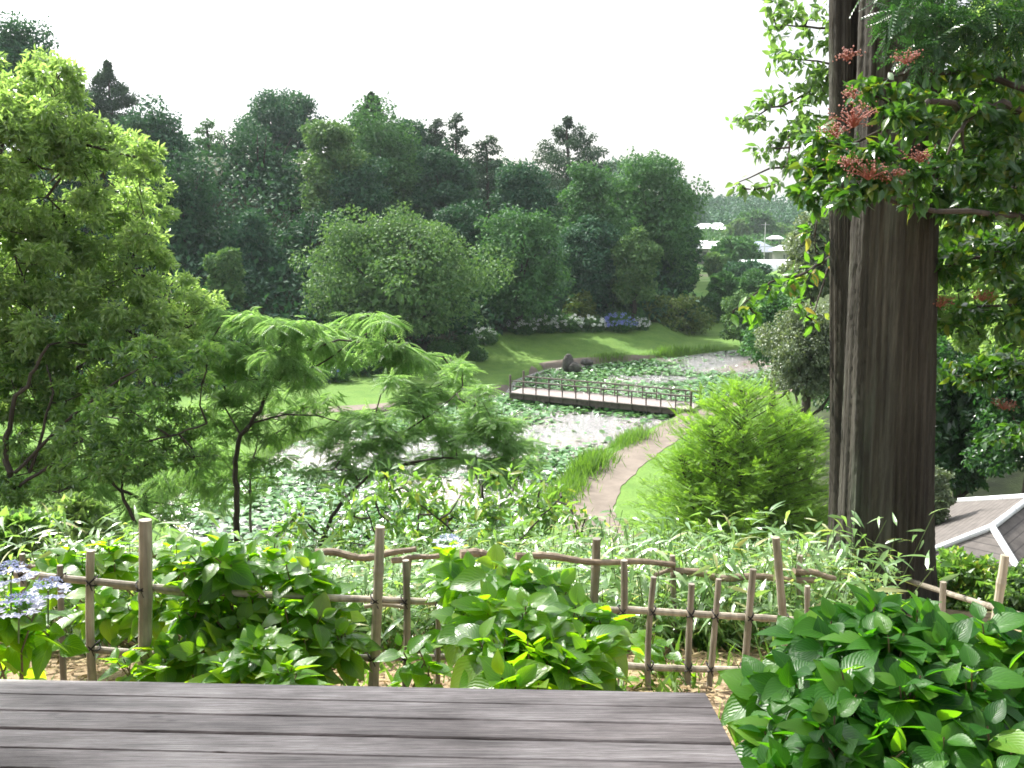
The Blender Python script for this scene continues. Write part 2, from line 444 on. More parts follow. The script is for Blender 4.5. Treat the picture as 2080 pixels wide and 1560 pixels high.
def terrain(x, y):
    x = np.asarray(x, float); y = np.asarray(y, float)
    near = np.interp(y, [-40, 2, 3.2, 4.2, 6.2, 9, 13, 18, 23.5, 26], [7.3, 7.28, 7.12, 6.88, 6.35, 5.3, 3.75, 1.9, .5, .32])
    base = np.where(y < 26, near, .32)
    # building terrace low on the right
    k = np.exp(-(((x-8.5)/4.2)**2 + ((y-15)/5.0)**2)**1.5)
    base = base*(1-k) + np.minimum(base, 1.6)*k
    # wooded hill on the left and behind the lawn
    eb = np.interp(x, EDGE_X, EDGE_Y)
    u = x/np.maximum(y, 1)
    d = np.maximum(y-eb, 0)
    fade = 1-smooth(.15, .19, u)
    hill = fade*np.minimum(.02*d + 8.5*smooth(0, 38, d), 12)
    hill *= 1 + .35*smooth(0, 25, -x)
    lawn = fade*1.0*smooth(0, 1, 1-np.clip((eb-y)/9, 0, 1))*smooth(50, 60, y)
    # left slope near
    left = smooth(-14, -30, x)*3.0*smooth(60, 20, y)*smooth(20, 30, y)
    # right wooded hillside
    rgt = smooth(0, 1, (x-(10+.10*y))/18)*9*smooth(18, 34, y)*(1-smooth(85, 140, y))
    far = (8*smooth(290, 380, y) + 4.2*smooth(160, 270, y))*smooth(5, 40, x)
    h = base + hill + lawn + left + rgt + far
    h = h + .05*wob(x, y)*np.clip(y/20, 0, 1) + .02*wob(x, y, 5)*(y < 15)
    pd = pdist(x, y, POND)
    bank = smooth(-.35, .45, pd)
    h = np.where(pd < 4, (-.45)*(1-bank) + np.where(pd < 1.5, .30 + (np.minimum(h, 40)-.30)*smooth(.6, 4, pd), .30+(h-.30)*smooth(.6, 4, pd))*bank, h)
    return h
def H(x, y): return float(terrain(np.array([x]), np.array([y]))[0])

def gridline(segs):
    out = []
    for a, b, s in segs: out.append(np.arange(a, b, s))
    return np.unique(np.round(np.concatenate(out), 4))
xs = gridline([(-620, -120, 25), (-120, -30, 3), (-30, 26, .42), (26, 60, 1.5), (60, 160, 5), (160, 640, 24)])
ys = gridline([(-60, -6, 6), (-6, 20, .3), (20, 82, .42), (82, 140, 2), (140, 420, 8), (420, 1400, 60)])
XX, YY = np.meshgrid(xs, ys, indexing='ij')
ZZ = terrain(XX, YY)
g = Geo(); g.quadgrid(np.stack([XX, YY, ZZ], -1))
def groundmat():
    m, n, l, b, out = newmat('ground_cover')
    at = n.new('ShaderNodeAttribute'); at.attribute_name = 'zone'
    sp = n.new('ShaderNodeSeparateColor'); l.new(at.outputs['Color'], sp.inputs[0])
    a = nodes_noise(n, l, 1.1, 6); a2 = nodes_noise(n, l, 14, 4); a3 = nodes_noise(n, l, .12, 3)
    lawn = ramp(n, l, a.outputs[0], [(.3, (.080, .165, .034)), (.7, (.130, .225, .050))])
    lm = n.new('ShaderNodeMixRGB'); lm.blend_type = 'MULTIPLY'; lm.inputs[0].default_value = 1
    lr = ramp(n, l, a2.outputs[0], [(.3, (.72, .72, .65)), (.7, (1.15, 1.12, 1.05))])
    l.new(lawn.outputs[0], lm.inputs[1]); l.new(lr.outputs[0], lm.inputs[2])
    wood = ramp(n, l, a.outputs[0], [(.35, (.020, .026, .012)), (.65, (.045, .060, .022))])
    soil = ramp(n, l, a2.outputs[0], [(.3, (.16, .11, .065)), (.7, (.34, .26, .17))])
    fld = ramp(n, l, a3.outputs[0], [(.42, (.10, .21, .05)), (.5, (.16, .27, .07)), (.6, (.22, .22, .13))])
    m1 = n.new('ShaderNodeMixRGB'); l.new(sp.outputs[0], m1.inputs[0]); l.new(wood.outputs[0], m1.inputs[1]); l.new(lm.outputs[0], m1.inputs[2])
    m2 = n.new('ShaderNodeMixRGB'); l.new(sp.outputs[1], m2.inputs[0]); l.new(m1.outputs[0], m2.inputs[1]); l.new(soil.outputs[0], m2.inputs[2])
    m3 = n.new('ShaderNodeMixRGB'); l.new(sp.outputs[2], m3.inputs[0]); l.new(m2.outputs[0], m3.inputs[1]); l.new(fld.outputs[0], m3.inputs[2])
    l.new(m3.outputs[0], b.inputs['Base Color']); b.inputs['Roughness'].default_value = .95; b.inputs['Specular IOR Level'].default_value = .2
    bump(n, l, a2.outputs[0], b, .5, .06)
    return m
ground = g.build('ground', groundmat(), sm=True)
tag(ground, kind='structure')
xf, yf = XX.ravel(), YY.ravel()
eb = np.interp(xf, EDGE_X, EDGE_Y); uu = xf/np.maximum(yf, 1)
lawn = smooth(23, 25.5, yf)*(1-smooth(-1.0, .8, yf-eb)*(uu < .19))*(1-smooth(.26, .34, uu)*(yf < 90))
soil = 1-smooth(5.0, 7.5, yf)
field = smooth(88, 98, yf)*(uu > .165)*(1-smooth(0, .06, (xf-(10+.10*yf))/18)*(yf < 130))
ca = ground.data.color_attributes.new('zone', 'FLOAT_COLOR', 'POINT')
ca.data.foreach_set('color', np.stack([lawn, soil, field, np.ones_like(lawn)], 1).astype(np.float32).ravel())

# water
def watermat():
    m, n, l, b, out = newmat('pond_water')
    a = nodes_noise(n, l, .22, 3)
    r = ramp(n, l, a.outputs[0], [(.50, (.020, .016, .011)), (.66, (.110, .060, .026))])
    l.new(r.outputs[0], b.inputs['Base Color']); b.inputs['Roughness'].default_value = .22
    b.inputs['IOR'].default_value = 2.3; b.inputs['Specular IOR Level'].default_value = 1.0
    w = nodes_noise(n, l, 5.0, 5, stretch=(1, 2.2, 1)); bump(n, l, w.outputs[0], b, 1.0, .14)
    return m
g = Geo()
wx = np.linspace(POND[:, 0].min()-1.5, POND[:, 0].max()+1.5, 3); wy = np.linspace(POND[:, 1].min()-1.5, POND[:, 1].max()+1.5, 3)
WX, WY = np.meshgrid(wx, wy, indexing='ij'); g.quadgrid(np.stack([WX, WY, WX*0], -1))
tag(g.build('water', watermat()), kind='structure')

# paths draped over the bank
def path(name, mat, pts, w, lift=.018, z=None):
    p = np.array([G(x, y, .32)[:2] if z is None else [x, y] for x, y in pts])
    seg = np.r_[0, np.cumsum(np.hypot(*np.diff(p, axis=0).T))]
    t = np.linspace(0, seg[-1], max(8, int(seg[-1]/.4)))
    q = np.stack([np.interp(t, seg, p[:, 0]), np.interp(t, seg, p[:, 1])], 1)
    k = np.ones(7)/7
    qq = np.pad(q, ((3, 3), (0, 0)), mode='edge'); q = np.stack([np.convolve(qq[:, i], k, 'valid') for i in (0, 1)], 1)
    d = nrm(np.gradient(q, axis=0)); nn_ = np.stack([d[:, 1], -d[:, 0]], 1)
    wv = np.interp(t, seg, np.ones(len(seg))*w) if np.ndim(w) == 0 else np.interp(t, seg, w)
    wv = wv*(1 + .05*np.sin(t*2.3) + .04*np.sin(t*5.1+1))
    off = np.linspace(-.5, .5, 7)
    xy = q[:, None] + nn_[:, None]*(wv[:, None, None]*off[None, :, None])
    zz = terrain(xy[..., 0], xy[..., 1]) + lift
    top = np.concatenate([xy, zz[..., None]], -1)
    edge0 = top[:, :1].copy(); edge0[..., 2] -= .12; edge1 = top[:, -1:].copy(); edge1[..., 2] -= .12
    gg = Geo(); gg.quadgrid(np.concatenate([edge0, top, edge1], 1))
    return tag(gg.build(name, mat), kind='structure')
path('path', M['concrete'], [(1640,775),(1560,797),(1490,812),(1430,832),(1370,872),(1300,915),(1245,958),(1205,1000),(1195,1045),(1215,1090),(1275,1140)], 1.45)
path('path', M['concrete'], [(1108,742),(1090,762),(1050,782),(1000,794),(900,812),(800,822),(690,830),(560,845),(430,870)], [1.5, 1.5, 1.5, 1.3, 1.1, 1.1, 1.2, 1.2, 1.2])
path('path', M['concrete'], [(1106,742),(1135,734),(1200,729),(1330,721),(1420,714),(1530,703),(1640,698)], 1.1, .045)
path('path', M['dirt'], [(-3.4, 6.2), (-4.0, 7.6), (-4.6, 9.2), (-5.5, 11.5), (-6.0, 14)], 1.0, .03, z=1)

print('setting ok')
# ---------------------------------------------------------------- far trees
def broad_crown(rg, c, r, mat, leaf, nleaf, ncl=70, name='crown', parent=None, flatbase=.75):
    g = Geo()
    d = rand_unit(rg, ncl)
    d[:, 2] = np.where(d[:, 2] < -flatbase, -d[:, 2], d[:, 2])
    ph = rg.random(3)*6
    lob = 1 + .16*np.sin(d[:, 0]*4+ph[0])*np.sin(d[:, 1]*4+ph[1]) + .12*np.sin(d[:, 2]*5+ph[2])
    fr = (.52 + .36*rg.random(ncl)**.5)*lob
    cc = c + d*np.asarray(r)*fr[:, None]
    cr = (.15 + .17*rg.random(ncl)**1.4)
    per = (cr**2); per = (per/per.sum()*nleaf*.84).astype(int)
    rr = np.asarray(r)
    rm = (rr[0]*rr[1]*rr[2])**(1/3)
    for k in range(ncl):
        leafball(g, rg, cc[k], cr[k]*np.array([rm*1.15, rm*1.15, rm*.70])*1.0, per[k], leaf, DIA, 1.0, .35, .22, outw=1.2, jit=.38)
    leafball(g, rg, c, rr*.66, int(nleaf*.12), leaf*2.2, DIA, 1, .3, .5)
    for k in range(ncl):                                   # loose sprigs
        dd = rand_unit(rg, 1)[0]; dd[2] = abs(dd[2])*.9
        leafball(g, rg, cc[k]+dd*cr[k]*rm*1.15, cr[k]*rm*.35, max(4, int(nleaf*.0006)), leaf*.9, DIA, 1, .5, .5)
    return g.build(name, mat, parent), cc
def cone_crown(rg, c, r, mat, leaf, nleaf, name='crown', parent=None, pt=1.0):
    g = Geo(); lv = 16
    for i in range(lv):
        t = i/(lv-1)
        R = np.asarray(r)[0]*2.3*((1-t)**.65*.95+.03)*(.8+.4*rg.random())
        z = c[2] - r[2] + 2*r[2]*t
        nb = max(3, int(9*(1-t)+3))
        for k in range(nb):
            a = rg.random()*6.28
            rad = R*(.45+.5*rg.random())
            cc = np.array([c[0]+math.cos(a)*rad, c[1]+math.sin(a)*rad, z-.12*rad])
            leafball(g, rg, cc, [R*.34+.12, R*.34+.12, r[2]*.085+.10], int(nleaf/(lv*7.5)), leaf, DIAS, 1, .4, .4, droop=.5)
    g.scatter(DIAS, frames(np.tile([0, 0, 1.], (14, 1)), rand_unit(rg, 14)), np.array([c[0], c[1], c[2]+r[2]*.9])+rg.normal(size=(14, 3))*.12, leaf*1.6)
    return g.build(name, mat, parent), None
def pine_crown(rg, c, r, mat, leaf, nleaf, name='crown', parent=None):
    g = Geo(); n = 16
    for k in range(n):
        t = k/(n-1); a = k*2.4 + rg.random()
        R = r[0]*1.5*(.95-.70*t)
        cc = np.array([c[0]+math.cos(a)*R*.6, c[1]+math.sin(a)*R*.6, c[2]-r[2]+2*r[2]*t])
        leafball(g, rg, cc, [R*.42+.2, R*.42+.2, .35], int(nleaf/n), leaf, DIAS, 1, .7, .5)
        g.tube([[c[0], c[1], cc[2]-.3], cc], [.08, .03], 5)
    return g.build(name, mat, parent), None

FGRP = 'trees of the wooded hillside'
def far_tree(label, cx, top, bot, hw, D, mat, kind='broad', seed=0, leaf=.30, nleaf=9000, group=FGRP, cat='tree', name=None, ncl=70, ry=.85):
    ncl = int(ncl*.95)
    rg = rng_(seed*7+11)
    pt, pb = P(cx, top, D), P(cx, bot, D)
    c = (pt+pb)/2; rz = (pt[2]-pb[2])/2; rx = hw*D/F_PX
    zg = H(c[0], c[1])
    nm = name or {'broad': 'broadleaf_tree', 'cone': 'conifer_tree', 'pine': 'pine_tree'}[kind]
    root = thing(nm, label, cat, (c[0], c[1], zg), group)
    r = np.array([rx, rx*ry, rz])
    if kind == 'broad': broad_crown(rg, c, r, mat, leaf, nleaf, ncl, parent=root)
    elif kind == 'cone': cone_crown(rg, c, r, mat, leaf, nleaf, parent=root)
    else: pine_crown(rg, c, r, mat, leaf, nleaf, parent=root)
    g = Geo()
    top_z = c[2] + rz*(.95 if kind != 'broad' else .35)
    zs = np.linspace(zg-.4, top_z, 8); tr = max(.10, .045*rx + .07)
    wig = rg.normal(size=(8, 2))*.10*rx*.3
    pts = np.stack([c[0]+wig[:, 0], c[1]+wig[:, 1], zs], 1)
    g.tube(pts, np.linspace(tr*1.5, tr*.35, 8), 7)
    if kind == 'broad':
        for k in range(7):
            a = rg.random()*6.28; s = pts[2+rg.integers(0, 4)]
            e = s + np.array([math.cos(a)*rx*.6, math.sin(a)*rx*.6*ry, rz*.55])
            g.tube([s, (s+e)/2+[0, 0, -.1*rz], e], [tr*.5, tr*.35, tr*.12], 5)
    g.build('trunk', M['bark'], root)
    return root

T = [ # label, cx, top, bottom, halfwidth, depth, material, kind
 ('dusky tree crown at the top left corner, rising behind the bright near tree', 45, 30, 330, 105, 62, 'f_blue', 'broad'),
 ('small pointed conifer standing on the skyline above the left end of the wood', 226, 135, 330, 40, 84, 'f_con', 'cone'),
 ('dark rounded tree just right of the small skyline conifer', 312, 200, 470, 88, 72, 'f_blue', 'broad'),
 ('tall dark tree just right of the bright near tree, leafy nearly to the ground', 372, 272, 690, 82, 62, 'f_dark', 'broad'),
 ('low scraggy treetop in the dip of the skyline left of the dome shaped tree', 425, 252, 420, 55, 88, 'f_mid', 'pine'),
 ('dark dome shaped treetop that stands alone highest on the skyline of the hill', 567, 178, 350, 95, 90, 'f_blue', 'broad'),
 ('wide tree with flat yellowish top under the dome shaped skyline tree', 528, 262, 620, 112, 76, 'f_dark', 'broad'),
 ('pale tall tree with a narrow greyish crown in the middle of the wood', 675, 236, 520, 62, 71, 'f_light', 'broad'),
 ('large green tree sloping down to the right behind the pale tall tree', 770, 205, 560, 108, 79, 'f_mid', 'broad'),
 ('tiny dark conifer tip poking out of the skyline of the large sloping tree', 755, 196, 300, 26, 86, 'f_con', 'cone'),
 ('dim tree on the skyline left of the twin scraggy pines', 835, 245, 460, 60, 88, 'f_blue', 'broad'),
 ('thin scraggy pine, left one of the skyline pair', 886, 250, 420, 28, 88, 'f_con', 'pine'),
 ('taller scraggy pine with open branches, right one of the skyline pair', 928, 240, 430, 36, 86, 'f_con', 'pine'),
 ('flat topped pine spreading sideways on the skyline right of the scraggy pair', 990, 285, 430, 50, 84, 'f_con', 'pine'),
 ('dark bushy tree in mid slope left of the grey green tree behind the lawn', 905, 300, 520, 66, 76, 'f_dark', 'broad'),
 ('dark tree between the flat topped pine and the broad conifer', 1062, 330, 540, 76, 76, 'f_blue', 'broad'),
 ('broad dark conifer with a sharp tip standing clear against the white sky', 1152, 248, 450, 66, 90, 'f_con', 'cone'),
 ('mid green tree below the sharp tipped broad conifer', 1200, 350, 600, 76, 72, 'f_mid', 'broad'),
 ('big rounded tree at the right end of the wood beside the far view', 1312, 287, 610, 112, 78, 'f_mid', 'broad'),
 ('tree with a lit edge nested low against the big rounded end tree', 1290, 455, 640, 46, 68, 'f_light', 'broad'),
 ('dark green tree between the grey green tree and the nested lit tree', 1195, 440, 660, 66, 69, 'f_blue', 'broad'),
 ('grey green round tree right of the large pale dome tree behind the lawn', 1052, 422, 690, 98, 64, 'f_mid', 'broad'),
 ('large pale dome tree standing in front of the dark wood behind the lawn', 815, 415, 730, 190, 57, 'f_light', 'broad'),
 ('small dark tree in the shade left of the large pale dome tree', 505, 420, 680, 62, 62, 'f_blue', 'broad'),
 ('young light tree at the shaded foot of the wood left of the pale dome tree', 458, 500, 700, 40, 56, 'f_light', 'broad'),
 ('dark tree filling the shade behind the left side of the pale dome tree', 620, 400, 700, 90, 66, 'f_dark', 'broad'),
 ('dark tree filling the gap above the pale dome tree', 735, 330, 620, 80, 70, 'f_dark', 'broad'),
 ('deep green tree behind the gap between pale dome tree and grey green tree', 940, 400, 690, 70, 67, 'f_dark', 'broad'),
 ('shaded tree behind the foot of the big rounded end tree', 1375, 430, 640, 48, 82, 'f_dark', 'broad'),
 ('dim tree closing the dip of the skyline left of the dome shaped tree', 415, 270, 520, 75, 90, 'f_blue', 'broad'),
 ('dim tree closing the skyline below the two scraggy pines', 900, 275, 480, 80, 92, 'f_dark', 'broad'),
 ('dim tree on the skyline right of the flat topped pine', 1010, 325, 500, 70, 90, 'f_blue', 'broad'),
 ('dim tree on the skyline between the small conifer and the bright near tree', 170, 205, 480, 75, 88, 'f_dark', 'broad'),
 ('dark tree seen through the bright near tree at left', 170, 260, 640, 110, 64, 'f_dark', 'broad'),
]
HI = {'large pale': 15000}
for i, (lb, cx, tp, bt, hw, D, mt, kd) in enumerate(T):
    big = hw > 100
    nl = 24000 if hw > 150 else (17000 if big else 12000)
    if kd == 'cone': nl = 26000
    if kd == 'pine': nl = 3200
    far_tree(lb, cx, tp, bt, hw, D, M[mt], kd, seed=i+1, leaf=.23 if D < 70 else .27, nleaf=nl, ncl=110 if hw > 150 else 70)

# shrubs at the wood edge
S = [
 ('yellow green spreading shrub by the far end of the lawn', 1355, 585, 700, 95, 72, 'f_yell'),
 ('small yellowish shrub behind the white hydrangeas', 1175, 600, 690, 42, 67, 'f_yell'),
 ('dark leafy shrub between the two yellowish shrubs', 1258, 600, 700, 50, 69, 'f_mid'),
 ('dim green shrub left of the small yellowish shrub', 1098, 610, 700, 50, 66, 'f_dark'),
 ('low dark shrub at the end of the wood beside the green field', 1440, 590, 690, 36, 80, 'f_mid'),
]
for i, (lb, cx, tp, bt, hw, D, mt) in enumerate(S):
    far_tree(lb, cx, tp, bt, hw, D, M[mt], 'broad', seed=60+i, leaf=.2, nleaf=5000, group='shrubs at the edge of the wood', cat='shrub', name='shrub', ncl=45)

# undergrowth of the wood: one mass nobody could count
rg = rng_(5); g = Geo()
n = 1400
ux = rg.uniform(-42, 17, n); uy = np.interp(ux, EDGE_X, EDGE_Y) + rg.random(n)**1.3*30 + .8
keep = ux/uy < .17; ux, uy = ux[keep], uy[keep]
uz = terrain(ux, uy)
for x, y, z in zip(ux, uy, uz):
    r = rg.uniform(.9, 2.6)
    leafball(g, rg, np.array([x, y, z+r*.5]), [r*1.2, r*1.2, r*.9], 45, .42, DIA, 1, .5, .3)
tag(g.build('undergrowth', M['f_dark']), kind='stuff', label='dark low undergrowth filling the foot of the hillside wood', cat='undergrowth')

# ---------------------------------------------------------------- hydrangea shrubs by the lawn
def far_hyd(label, cx, cy, hw, D, flower, seed, mat='l_hydf', nfl=26, hh=None):
    rg = rng_(300+seed); c = P(cx, cy, D); r = hw*D/F_PX; rz = (hh or hw*.75)*D/F_PX
    zg = H(c[0], c[1]); c[2] = max(c[2], zg+rz*.5)
    root = thing('hydrangea_shrub', label, 'hydrangea', (c[0], c[1], zg), 'hydrangea shrubs round the far lawn')
    g = Geo()
    for k in range(16):
        d = rand_unit(rg, 1)[0]; d[2] = abs(d[2])
        leafball(g, rg, c+d*[r*.6, r*.6, rz*.5], [r*.5, r*.5, rz*.45], 80, .17, DIA, 1, .6, .4)
    leafball(g, rg, [c[0], c[1], (zg+c[2])/2], [r*.85, r*.85, (c[2]-zg)*.6+.1], 400, .2, DIA, 1, .5, .5)
    g.build('foliage', M[mat], root)
    g = Geo()
    for k in range(6):
        a = rg.random()*6.28
        g.tube([[c[0], c[1], zg-.1], [c[0]+math.cos(a)*r*.4, c[1]+math.sin(a)*r*.4, c[2]]], [.03, .015], 5)
    g.build('stem', M['stem_b'], root)
    if flower:
        g = Geo()
        for k in range(nfl):
            d = rand_unit(rg, 1)[0]; d[2] = abs(d[2])*.8; d[1] = -abs(d[1]); d = nrm(d)
            q = c + d*[r*1.02, r*1.02, rz*1.0]
            leafball(g, rg, q, .095, 26, .075, DIA, .7, .6, .3)
        g.build('blossoms', M[{'w': 'petalw', 'b': 'petalb'}[flower]], root)
    return root
HY = [
 ('white flowering hydrangea at the left end of the row below the wood', 1062, 688, 32, 64, 'w'),
 ('white flowering hydrangea second from the left in the row below the wood', 1108, 682, 30, 65, 'w'),
 ('densest white flowering hydrangea, left of the small yellowish shrub foot', 1152, 684, 32, 65.5, 'w'),
 ('white flowering hydrangea beside the left flank of the blue one', 1202, 686, 28, 66, 'w'),
 ('blue flowering hydrangea in the row of white ones', 1258, 684, 34, 66.5, 'b'),
 ('small white hydrangea at the right flank of the blue one', 1300, 682, 20, 67.5, 'w'),
 ('round green bush on the lawn corner with pale tips', 985, 702, 28, 60, 'w'),
 ('round dark bush just left of the pale tipped one on the lawn corner', 945, 722, 30, 57.5, None),
 ('small round bush between pale tipped bush and the lawn', 968, 722, 20, 56.5, None),
 ('dark bush behind the feathery branch tips at the lawn edge', 900, 735, 34, 56, None),
 ('dark hydrangea under the feathery branches, right of the one with a blue bloom', 800, 745, 40, 53, None),
 ('dark hydrangea with one blue bloom under the feathery branches', 680, 755, 36, 50.5, 'b'),
 ('dark round bush at the foot of the pale dome tree', 740, 748, 38, 52.5, None),
 ('dark bush at the left end of the row under the feathery branches', 615, 765, 40, 49.5, None),
]
for i, (lb, cx, cy, hw, D, fl) in enumerate(HY):
    far_hyd(lb, cx, cy, hw, D, fl, i, nfl={0: 20, 6: 14, 11: 2}.get(i, 26 if fl == 'w' else 44))

# ---------------------------------------------------------------- water lilies
rg = rng_(8); g = Geo()
n = 80000
lx = rg.uniform(POND[:, 0].min(), POND[:, 0].max(), n); ly = rg.uniform(POND[:, 1].min(), POND[:, 1].max(), n)
pd = pdist(lx, ly, POND)
dens = .5+.5*np.sin(lx*.55+1+.6*np.sin(ly*.4))*np.cos(ly*.38+.5*np.sin(lx*.5))
openw = [(1170, 885, 3.6, 2.4), (1255, 862, 2.6, 1.6), (1500, 730, 5.5, 3.5), (1470, 748, 3.5, 2.0), (1330, 770, 2.6, 1.3), (640, 920, 3.2, 2.2), (860, 920, 4.2, 4.0), (1000, 1000, 3.0, 1.8), (900, 1000, 3.0, 1.6), (1180, 850, 1.8, .8)]
ok = (pd < -.25) & (rg.random(n) < .35 + .75*dens)
for (px, py, a, b2) in openw:
    q = G(px, py); e = ((lx-q[0])/a)**2 + ((ly-q[1])/b2)**2
    ok &= (e > 1) | (rg.random(n) < .04 + .25*e)
lx, ly = lx[ok], ly[ok]; N = len(lx)
K = 9
th = np.linspace(R_(14), R_(346), K)
pv = np.concatenate([[[0, 0, 0]], np.stack([np.cos(th), np.sin(th), .03*np.cos(th*3)], 1)])
pf = np.array([[0, i, i+1] for i in range(1, K)])
ax = nrm(np.stack([rg.normal(size=N), rg.normal(size=N), rg.normal(size=N)*.10], 1))
no = nrm(np.stack([rg.normal(size=N)*.27, rg.normal(size=N)*.27, np.ones(N)], 1))
g.scatter((pv, pf, np.zeros((len(pv), 2))), frames(ax, no), np.stack([lx, ly, .02+.12*rg.random(N)**2], 1), .06+.08*rg.random(N))
tag(g.build('lily_pads', M['pad']), kind='stuff', label='pale green water lily pads covering most of the pond', cat='lily pads')
print('pads', N)

# reeds and long grass along the banks: stuff
rg = rng_(9); g = Geo()
def reeds(pts, w, n, h, z=.32):
    p = np.array([G(x, y, z)[:2] for x, y in pts]); seg = np.r_[0, np.cumsum(np.hypot(*np.diff(p, axis=0).T))]
    t = rg.random(n)*seg[-1]; q = np.stack([np.interp(t, seg, p[:, 0]), np.interp(t, seg, p[:, 1])], 1)
    q += rg.normal(size=(n, 2))*w*.5
    T_ = np.c_[q, terrain(q[:, 0], q[:, 1])-.02]
    hh = h*(.55+.45*np.sin(t*1.1+1)*np.sin(t*.37)) * (.6+.6*rg.random(n))
    ax = nrm(np.stack([rg.normal(size=n)*.35, rg.normal(size=n)*.35, np.ones(n)], 1))
    g.scatter(proto_blade(.07, .0) if h < .4 else proto_blade(.06, .05), frames(ax, rand_unit(rg, n)), T_, np.maximum(hh, .1))
reeds([(1300,880),(1250,905),(1190,945),(1150,985),(1110,1025),(1090,1060)], .75, 5200, .75)
reeds([(1210,728),(1300,721),(1400,712),(1460,706)], .6, 3200, .65)
reeds([(1400,720),(1480,708),(1600,700)], .7, 1200, .5)
reeds([(1150,752),(1130,768),(1115,780)], .4, 700, .45)
reeds([(1020,803),(940,822),(830,838),(700,872),(600,905)], .7, 4200, .55)
reeds([(640,880),(560,935),(470,975),(380,1000)], 1.4, 4200, .8)
reeds([(1430,828),(1500,808),(1600,785)], .5, 1400, .45)
reeds([(1380,850),(1330,870)], .4, 400, .25)
tag(g.build('bank_grass', M['grass']), kind='stuff', label='bright green reeds and long grass along the pond banks', cat='grass')

# ---------------------------------------------------------------- footbridge
A, B = G(1036, 797, .45), G(1406, 832, .45)
dv = nrm((B-A)[None])[0]; sv = np.array([-dv[1], dv[0], 0]); L = np.linalg.norm(B-A)
br = thing('footbridge', 'narrow wooden footbridge with low railings crossing the lily pond', 'bridge', (A+B)/2)
W2 = .72
ctr = (A+B)/2 + sv*W2*.9
AXS = np.array([dv, sv, [0, 0, 1]])
g = Geo()
nb = int(L/.2)
for i in range(nb):
    g.box(ctr + dv*(-L/2 + (i+.5)*L/nb), (L/nb*.94, 1.55, .045), AXS)
g.build('deck', M['deckboards'], br)
for s in (-1, 1):
    g = Geo(); g.box(ctr + sv*s*.62 - [0, 0, .16], (L-.06, .12, .26), AXS); g.build('beam', M['bridgewood'], br)
    side = ctr + sv*s*.72
    npost = 13
    for i in range(npost+1):
        q = side + dv*(-L/2+.05+(L-.1)*i/npost); end = i in (0, npost)
        g = Geo(); hgt = .88 if end else .60
        g.tube([q-[0, 0, .25], q+[0, 0, hgt]], .055 if end else .032, 8)
        g.build('post', M['bridgewood'], br)
    for zz, rr in ((.60, .035), (.34, .022)):
        g = Geo(); g.tube([side+[0, 0, zz]-dv*(L/2-.05), side+[0, 0, zz+.01], side+[0, 0, zz]+dv*(L/2-.05)], rr, 8)
        g.build('handrail' if zz > .5 else 'lower_rail', M['bridgewood'], br)
for t in (-.30, 0, .30):
    g = Geo(); q = ctr+dv*L*t
    for s in (-1, 1): g.tube([q+sv*s*.55-[0, 0, 1.0], q+sv*s*.55-[0, 0, .28]], .09, 8)
    g.box(q-[0, 0, .33], (.14, 1.4, .12), AXS)
    g.build('pile', M['bridgewood'], br)

def rock(label, px, py, z, size, seed):
    rg = rng_(seed); c = G(px, py, z)
    nu, nv = 14, 9
    th = np.linspace(0, 2*np.pi, nu, endpoint=False); ph = np.linspace(.05, np.pi-.05, nv)
    TH, PH = np.meshgrid(th, ph)
    d = np.stack([np.cos(TH)*np.sin(PH), np.sin(TH)*np.sin(PH), np.cos(PH)], -1)
    k = rg.normal(size=(6, 3)); rr = 1 + .16*sum(np.sin(d@kk*1.7+i) for i, kk in enumerate(k))/2 + .05*rg.random(TH.shape)
    g = Geo(); g.quadgrid(np.array(c) + d*rr[..., None]*np.array(size), True)
    return tag(g.build('boulder', M['rock'], None, loc=c), label, 'boulder', 'boulders on the pond bank')
rock('upright dark boulder on the upper pond bank beside the path bend', 1153, 738, .5, (.35, .3, .55), 1)
rock('lower dark boulder at the water, just right of the upright one', 1166, 746, .3, (.4, .32, .32), 2)
rock('small flat stone further along the upper pond bank right of the two dark boulders', 1192, 736, .3, (.45, .3, .2), 3)
rock('brown boulder under the right end of the footbridge', 1382, 836, .15, (.6, .4, .35), 4)

# ---------------------------------------------------------------- far valley: houses, trees, wood
def house(label, px, py, D, w, d, h, rz, roofc, seed, wallc=(.26, .25, .24)):
    w *= .56; d *= .56; h *= .5
    c = P(px, py, D); zg = H(c[0], c[1]); 
    root = thing('house', label, 'house', (c[0], c[1], zg), 'houses of the far village')
    root.rotation_euler = (0, 0, rz)
    z0 = 0; hh = max(c[2]-zg, 2.6) - .9
    def loc(gg, nm, m, par):
        o = gg.build(nm, m); o.parent = par; o.location = (0, 0, 0); return o
    g = Geo(); g.box((0, 0, hh/2-.3), (w, d, hh+.6)); wall = loc(g, 'wall', plain('house_wall', wallc, .8), root)
    g = Geo(); e = .5
    v = [(-w/2-e, -d/2-e, hh-.1), (w/2+e, -d/2-e, hh-.1), (w/2+e, d/2+e, hh-.1), (-w/2-e, d/2+e, hh-.1), (-w/2+d*.22, 0, hh+h), (w/2-d*.22, 0, hh+h)]
    g.add(v, [(0, 1, 5), (0, 5, 4), (2, 3, 4), (2, 4, 5), (1, 2, 5), (3, 0, 4), (0, 2, 1), (0, 3, 2)])
    loc(g, 'roof', plain('house_roof', roofc, .32, .9, .08, 2), root)
    for k in range(3):
        g = Geo(); x = -w/2 + w*(k+.5)/3
        g.box((x, -d/2-.03, hh*.55), (w*.16, .06, 1.1)); loc(g, 'window', M['glass'], root)
M['glass'] = plain('window_glass', (.05, .06, .07), .15, .9, .1)
